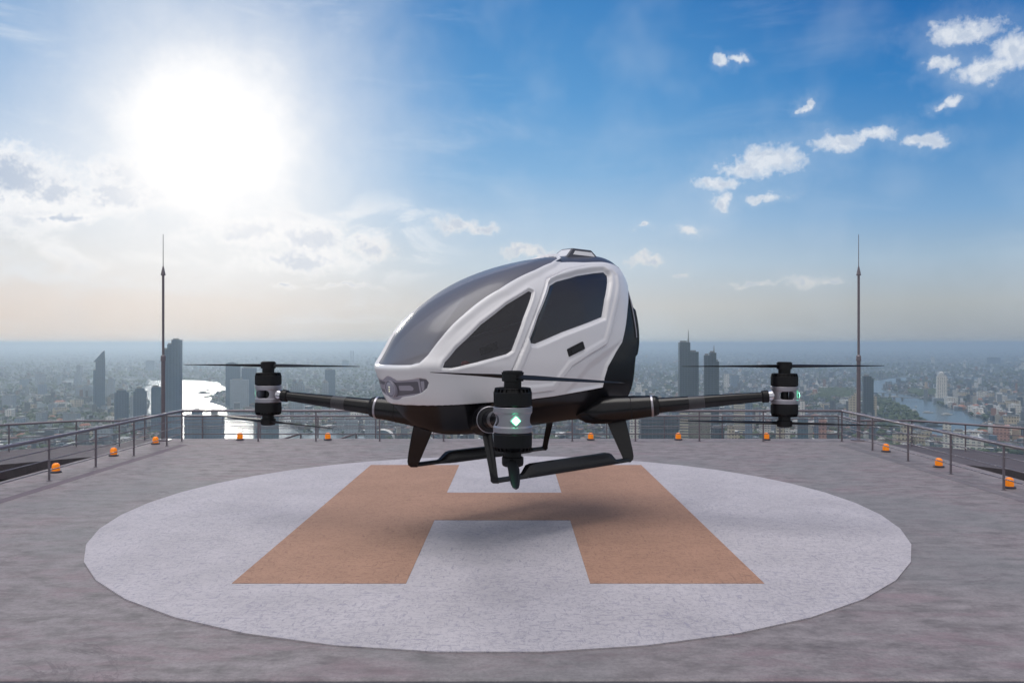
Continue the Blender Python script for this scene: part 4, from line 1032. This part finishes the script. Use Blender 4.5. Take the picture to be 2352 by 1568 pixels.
# temple spire
x, d = gpos(1876, 892); r_ = empty('temple_spire', (x, d, GZ), 'pale pointed temple spire among trees right of the right rotor pod', 'temple')
MB().lathe([(0, 24), (8, 22), (9, 15), (20, 12), (34, 5), (50, 1.6), (72, .3)], 16).build('stupa', M['bldwhite'], r_)
MB().box(-32, 32, -32, 32, 0, 5).build('terrace', M['bldwhite'], r_)
# bridge over the right river
for i, (yy, lab) in enumerate(((908, 'road bridge crossing the right river, farther of two'), (917.5, 'road bridge crossing the right river, nearer of two'))):
    xa, d = gpos(1990, yy - 1); xb, d2 = gpos(2082 - 14 * (1 - i), yy + 2)
    r_ = empty('road_bridge', (xa, d, GZ), lab, 'bridge', 'river bridges')
    v = Vector((xb - xa, d2 - d, 0)); L = v.length; r_.rotation_euler.z = math.atan2(v.y, v.x)
    MB().box(-60, L + 60, -11, 11, 12, 14.5).build('roadway', M['roofgrey'], r_)
    for q in range(5): MB().box(L * (q + .5) / 5 - 4, L * (q + .5) / 5 + 4, -8, 8, 0, 11.9).build('pier', M['roofgrey'], r_)
# boats
def boat(px, py, L, label, dark=False, ang=0):
    x, d = gpos(px, py); r_ = empty('boat', (x, d, GZ + .8), label, 'boat', 'boats on the river', R(ang))
    w_ = L * .22; mt = M['charcoal'] if dark else M['bldwhite']
    v = [(-L / 2, -w_ / 2, 0), (L * .3, -w_ / 2, 0), (L / 2, 0, 0), (L * .3, w_ / 2, 0), (-L / 2, w_ / 2, 0)]
    t_ = [(a * 1.04, b2 * 1.15, L * .07) for a, b2, _ in v]
    MB().add(v + t_, [(4, 3, 2, 1, 0), (5, 6, 7, 8, 9)] + [(i, (i + 1) % 5, (i + 1) % 5 + 5, i + 5) for i in range(5)]).build('hull', mt, r_)
    MB().box(-L * .38, L * .12, -w_ * .36, w_ * .36, L * .072, L * .16).build('cabin', M['bldwhite'] if not dark else M['charcoal'], r_)
boat(2056, 912, 42, 'white boat near the river bridges')
boat(2100, 943, 30, 'small white boat off the wooded point', ang=30)
boat(2132, 948, 36, 'white boat in mid river right of the wooded point', ang=-25)
boat(2176, 953, 44, 'white-roofed boat nearest the right bank', ang=15)
boat(2104, 934, 22, 'tiny boat upstream of the wooded point', ang=50)
boat(2147, 979.5, 60, 'long dark ferry behind the right rails', True)
boat(470, 903, 62, 'dark ship moored in the bright left bay', True)
boat(478, 912, 40, 'dark barge in the bright left bay below the ship', True)
boat(477, 896, 24, 'small dark boat in the bright left bay above the ship', True)
boat(438, 887, 10, 'tiny dark boat alone in the bright left bay', True)
boat(806, 1003.5, 22, 'small dark boat on the glittering water left of the aircraft', True)

# --- dense low city: the 300 that show largest stand alone, the rest is one mass
def on_ground_random(n, y0, y1, x0, x1):
    py = CY + (y0 - CY) * ((y1 - CY) / (y0 - CY)) ** rng.random(n)          # log-uniform in distance
    px = x0 + (x1 - x0) * rng.random(n); d = FPX * DROP / (py - CY)
    return (px - CX) / FPX * d, d, px, py
def free(X, Y, pad=0):
    ok = np.ones(X.shape, bool)
    for pl in RIVERS: ok &= ~inpoly(pl, X, Y)
    for q in ((pad, 0), (-pad, 0), (0, pad), (0, -pad)):
        for pl in RIVERS: ok &= ~inpoly(pl, X + q[0], Y + q[1])
    ok &= ~inpoly(av, X, Y)
    for tx, ty, tr in TX: ok &= (np.hypot(X - tx, Y - ty) > tr)
    return ok
PARKS = [gpoly(p) for p in ([(2014, 905), (2050, 918), (2064, 926), (2091, 937), (2115, 952), (2130, 972), (2100, 985), (2020, 985), (2014, 960)], [(395, 905), (480, 905), (500, 930), (600, 968), (560, 960), (510, 945)], [(2080, 898), (2149, 898), (2149, 912), (2110, 912)], [(2030, 1005), (2070, 1003), (2075, 1018), (2030, 1018)], [(2260, 985), (2280, 985), (2280, 995), (2240, 1000)], [(1880, 895), (1965, 895), (1960, 915), (1880, 915)])]
def inpark(X, Y):
    r = np.zeros(X.shape, bool)
    for p in PARKS: r |= inpoly(p, X, Y)
    return r
# 300 individual buildings, nearest in view
kinds = [('white', 'white flat-roofed building', FA['white'], M['bldwhite']), ('cream', 'cream flat-roofed building', FA['tan'], M['roofgrey']), ('grey', 'grey flat-roofed building', FA['pale'], M['roofgrey']), ('tiled', 'house with terracotta pitched roof', FA['white'], M['terracotta'])]
protos = []
for kn, lab, fm, rm in kinds:
    for s in range(3):
        if kn == 'tiled': W, Dp, H = 20 + 5 * s, 12 + 2 * s, 9 + s
        else: W, Dp, H = 20 + 7 * s, 15 + 4 * s, (13, 20, 32)[s]
        r_ = bpy.data.objects.new('low_house' if kn == 'tiled' else 'city_building', None)
        w_ = MB().box(-W / 2, W / 2, -Dp / 2, Dp / 2, 0, H)
        rf_ = MB()
        if kn == 'tiled':
            rf_.add([(-W / 2 - 1, -Dp / 2 - 1, H), (W / 2 + 1, -Dp / 2 - 1, H), (W / 2 + 1, Dp / 2 + 1, H), (-W / 2 - 1, Dp / 2 + 1, H), (-W / 2 + 3, 0, H + 5), (W / 2 - 3, 0, H + 5)], [(0, 3, 2, 1), (0, 1, 5, 4), (2, 3, 4, 5), (1, 2, 5), (3, 0, 4)])
        else:
            rf_.box(-W / 2 - .4, W / 2 + .4, -Dp / 2 - .4, Dp / 2 + .4, H, H + .9); rf_.box(-W * .3, 0, -Dp * .2, Dp * .2, H + .9, H + 4)
        wo_ = w_.build('wall', fm, r_); ro_ = rf_.build('roof', rm, r_)
        protos.append((kn, lab, r_, wo_, ro_))
sides = [(0, 372, 930, 1030, 60, 'far below on the left'), (590, 860, 955, 1004, 34, 'below the left arm'), (1460, 1560, 925, 990, 30, 'behind the right rear leg'), (1660, 1950, 930, 1004, 62, 'below the right arm'), (2060, 2352, 905, 1040, 114, 'on the right river bank')]
cnt = 0
cells = set()
for x0, x1, ya, yb, n, where in sides:
    X, Y, PX_, PY_ = on_ground_random(n * 8, ya, yb, x0, x1)
    ok = free(X, Y, 14) & ~inpark(X, Y); got = 0
    for x, y, in zip(X[ok], Y[ok]):
        if got >= n: break
        cell = (round(x / 24), round(y / 30))
        if cell in cells: continue
        cells.add(cell); got += 1
        wgt = [.33, .24, .25, .18] if x > 0 else [.2, .15, .5, .15]
        ki = int(rng.choice(4, p=wgt)) * 3 + int(rng.choice(3, p=[.5, .33, .17]))
        kn, lab, pr, wo_, ro_ = protos[ki]
        r_ = bpy.data.objects.new(pr.name.split('.')[0], None); COL.objects.link(r_)
        r_.location = (x, y, GZ); r_.rotation_euler = (0, 0, R(float(rng.choice([0, 18, -22, 90, 70])) + float(rng.normal(0, 4)))); sc_ = .8 + .5 * rng.random(); r_.scale = (sc_, sc_ * (.8 + .4 * rng.random()), .8 + .5 * rng.random())
        for q in (wo_, ro_):
            c = q.copy(); COL.objects.link(c); c.parent = r_
        tag(r_, 'small %s packed in the low quarter %s' % (lab, where), 'building' if kn != 'tiled' else 'house', 'low %s buildings %s' % (kn, where)); cnt += 1
for kn, lab, pr, wo_, ro_ in protos:
    bpy.data.objects.remove(wo_); bpy.data.objects.remove(ro_); bpy.data.objects.remove(pr)
# the rest: one mass of boxes coloured per building, sunlit brightness painted in on the right
PAL = np.array([(.74, .72, .68), (.55, .52, .45), (.16, .18, .20), (.11, .13, .16), (.30, .13, .08), (.80, .78, .72), (.09, .11, .13), (.30, .34, .38), (.44, .32, .21), (.07, .11, .16)])
NB = 20000
X, Y, PX_, PY_ = on_ground_random(NB, 800, 1046, -60, 2420)
X2_, Y2_, _, _ = on_ground_random(NB // 2, 860, 1040, 1400, 2420)
X3_, Y3_, _, _ = on_ground_random(3500, 810, 1030, -800, -60); X4_, Y4_, _, _ = on_ground_random(3500, 810, 1030, 2420, 3150)
X = np.concatenate([X, X2_, X3_, X4_]); Y = np.concatenate([Y, Y2_, Y3_, Y4_])
gn_ = np.sin(X / 310 + 1.3 * np.sin(Y / 420)) * np.cos(Y / 370 + 1.1 * np.sin(X / 500))
ok = free(X, Y, 10) & ~inpark(X, Y) & ((gn_ < .45) | (rng.random(len(X)) < .25))
X, Y = X[ok], Y[ok]; n = len(X)
sc_far = np.clip(Y / 5000, 1, 4)
Wd = (8 + 16 * rng.random(n) ** 2) * sc_far ** .8; Dd = (8 + 10 * rng.random(n)) * sc_far ** .8; Hh = 4 + 6 * rng.random(n) + 38 * (rng.random(n) ** 18) + 10 * (rng.random(n) ** 4)
long_ = rng.random(n) < .06; Wd[long_] *= 2.6; Hh[long_] = 8
yaw = R(12) * np.round(rng.random(n) * 3) + rng.normal(0, .06, n) + (X > 0) * .5
ca, sa = np.cos(yaw), np.sin(yaw)
cx = np.array([-1, 1, 1, -1]); cy = np.array([-1, -1, 1, 1])
lx = cx[None] * Wd[:, None] / 2; lyy = cy[None] * Dd[:, None] / 2
wx_ = X[:, None] + lx * ca[:, None] - lyy * sa[:, None]; wy_ = Y[:, None] + lx * sa[:, None] + lyy * ca[:, None]
Vb = np.zeros((n, 8, 3)); Vb[:, :4, 0] = wx_; Vb[:, 4:, 0] = wx_; Vb[:, :4, 1] = wy_; Vb[:, 4:, 1] = wy_; Vb[:, :4, 2] = GZ; Vb[:, 4:, 2] = GZ + Hh[:, None]
Fb = np.array([(4, 5, 6, 7), (0, 1, 5, 4), (1, 2, 6, 5), (2, 3, 7, 6), (3, 0, 4, 7)])
Fb = (Fb[None] + (np.arange(n) * 8)[:, None, None]).reshape(-1, 4)
o = link('city_blocks', Vb.reshape(-1, 3), Fb, None); o['kind'] = 'stuff'; o['label'] = 'mass of small low buildings filling the city plain'; o['category'] = 'city'
pi_ = rng.choice(10, n, p=[.08, .06, .20, .20, .05, .03, .18, .07, .03, .10]); col = PAL[pi_] * (.45 + .6 * rng.random((n, 1)) ** 1.3) * np.where(X > 300, 1.6, .9)[:, None]; col = np.minimum(col, .85)  # walls right of centre lightened in colour to look sunlit
roofcol = col.copy(); rr_ = rng.random(n); roofcol[rr_ < .18] = (.32, .14, .085); roofcol[(rr_ > .18) & (rr_ < .42)] *= .6; roofcol[rr_ > .90] = (.88, .87, .84); shiny = (rng.random(n) < .10)
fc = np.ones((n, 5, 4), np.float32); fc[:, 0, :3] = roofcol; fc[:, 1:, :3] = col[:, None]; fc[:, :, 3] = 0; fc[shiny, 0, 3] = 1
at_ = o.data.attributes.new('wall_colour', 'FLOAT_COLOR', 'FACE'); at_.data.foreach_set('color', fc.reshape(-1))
m, k, b = mat('city_block_walls')
an = k.node('ShaderNodeAttribute', attribute_name='wall_colour')
o_ = k.node('ShaderNodeTexCoord').outputs['Object']; s3 = k.node('ShaderNodeSeparateXYZ'); k.l.new(o_, s3.inputs[0])
geo = k.node('ShaderNodeNewGeometry'); s4 = k.node('ShaderNodeSeparateXYZ'); k.l.new(geo.outputs['Normal'], s4.inputs[0])
wv = k.math('MULTIPLY', k.math('GREATER_THAN', k.math('FRACT', k.math('DIVIDE', s3.outputs[2], 3.6)), .5), k.math('LESS_THAN', k.math('ABSOLUTE', s4.outputs[2]), .5))
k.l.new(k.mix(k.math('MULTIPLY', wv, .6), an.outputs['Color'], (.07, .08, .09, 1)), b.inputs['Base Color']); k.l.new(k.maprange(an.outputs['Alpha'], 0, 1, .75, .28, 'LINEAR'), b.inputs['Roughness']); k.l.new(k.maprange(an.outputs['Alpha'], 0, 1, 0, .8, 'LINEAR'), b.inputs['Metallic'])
o.data.materials.append(m)
# trees between the houses and in the parks: leaf masses nobody could count
def blob_proto():
    import bmesh
    bm = bmesh.new(); bmesh.ops.create_icosphere(bm, subdivisions=1, radius=1.0)
    v = np.array([q.co[:] for q in bm.verts]); f = np.array([[w2.index for w2 in q.verts] for q in bm.faces]); bm.free(); return v, f
bv, bf = blob_proto()
XT, YT, _, _ = on_ground_random(16000, 835, 1046, -40, 2400)
gt = np.sin(XT / 310 + 1.3 * np.sin(YT / 420)) * np.cos(YT / 370 + 1.1 * np.sin(XT / 500))
ok = free(XT, YT, 5) & ((gt > .2) | (rng.random(len(XT)) < .35)); XT, YT = XT[ok], YT[ok]
PT = []
for p in PARKS:
    P_ = np.array(p); bx0, by0 = P_.min(0); bx1, by1 = P_.max(0); nn = int(min(1600, (bx1 - bx0) * (by1 - by0) / 90))
    xx = bx0 + (bx1 - bx0) * rng.random(nn); yy = by0 + (by1 - by0) * rng.random(nn); q = inpoly(p, xx, yy) & free(xx, yy, 3); PT.append((xx[q], yy[q]))
XT = np.concatenate([XT] + [a for a, _ in PT]); YT = np.concatenate([YT] + [b2 for _, b2 in PT]); n = len(XT)
rr_ = (4.5 + 6 * rng.random(n)) * np.clip(YT / 4500, 1, 3) ** .7
jit = 1 + .35 * (rng.random((n, len(bv), 1)) - .5)
Vt = bv[None] * jit * rr_[:, None, None] * np.array([1, 1, .75]); Vt[:, :, 0] += XT[:, None]; Vt[:, :, 1] += YT[:, None]; Vt[:, :, 2] += GZ + (rr_ * .9)[:, None]
Ft = (bf[None] + (np.arange(n) * len(bv))[:, None, None]).reshape(-1, 3)
o = link('tree_cover', Vt.reshape(-1, 3), Ft, None); o['kind'] = 'stuff'; o['label'] = 'dark green tree cover between the city buildings and in parks'; o['category'] = 'trees'
m, k, b = mat('tree_cover'); o_ = k.node('ShaderNodeTexCoord').outputs['Object']
k.l.new(k.mix(k.maprange(k.noise(o_, .03, 5, .7), .35, .65), (.022, .042, .016, 1), (.075, .10, .032, 1)), b.inputs['Base Color']); b.inputs['Roughness'].default_value = .9
o.data.materials.append(m)
# ------------------------------------------------------------------ haze
m = bpy.data.materials.new('haze'); m.use_nodes = True; k = NT(m.node_tree); k.n.clear()
vo = k.node('ShaderNodeVolumePrincipled'); vo.inputs['Color'].default_value = (.79, .91, .985, 1); vo.inputs['Density'].default_value = HAZE; vo.inputs['Anisotropy'].default_value = .62
mo = k.node('ShaderNodeOutputMaterial'); k.l.new(vo.outputs[0], mo.inputs['Volume'])
o = MB().box(-71000, 71000, -3500, 91000, GZ - 2, 26).build('haze', m); o['kind'] = 'stuff'
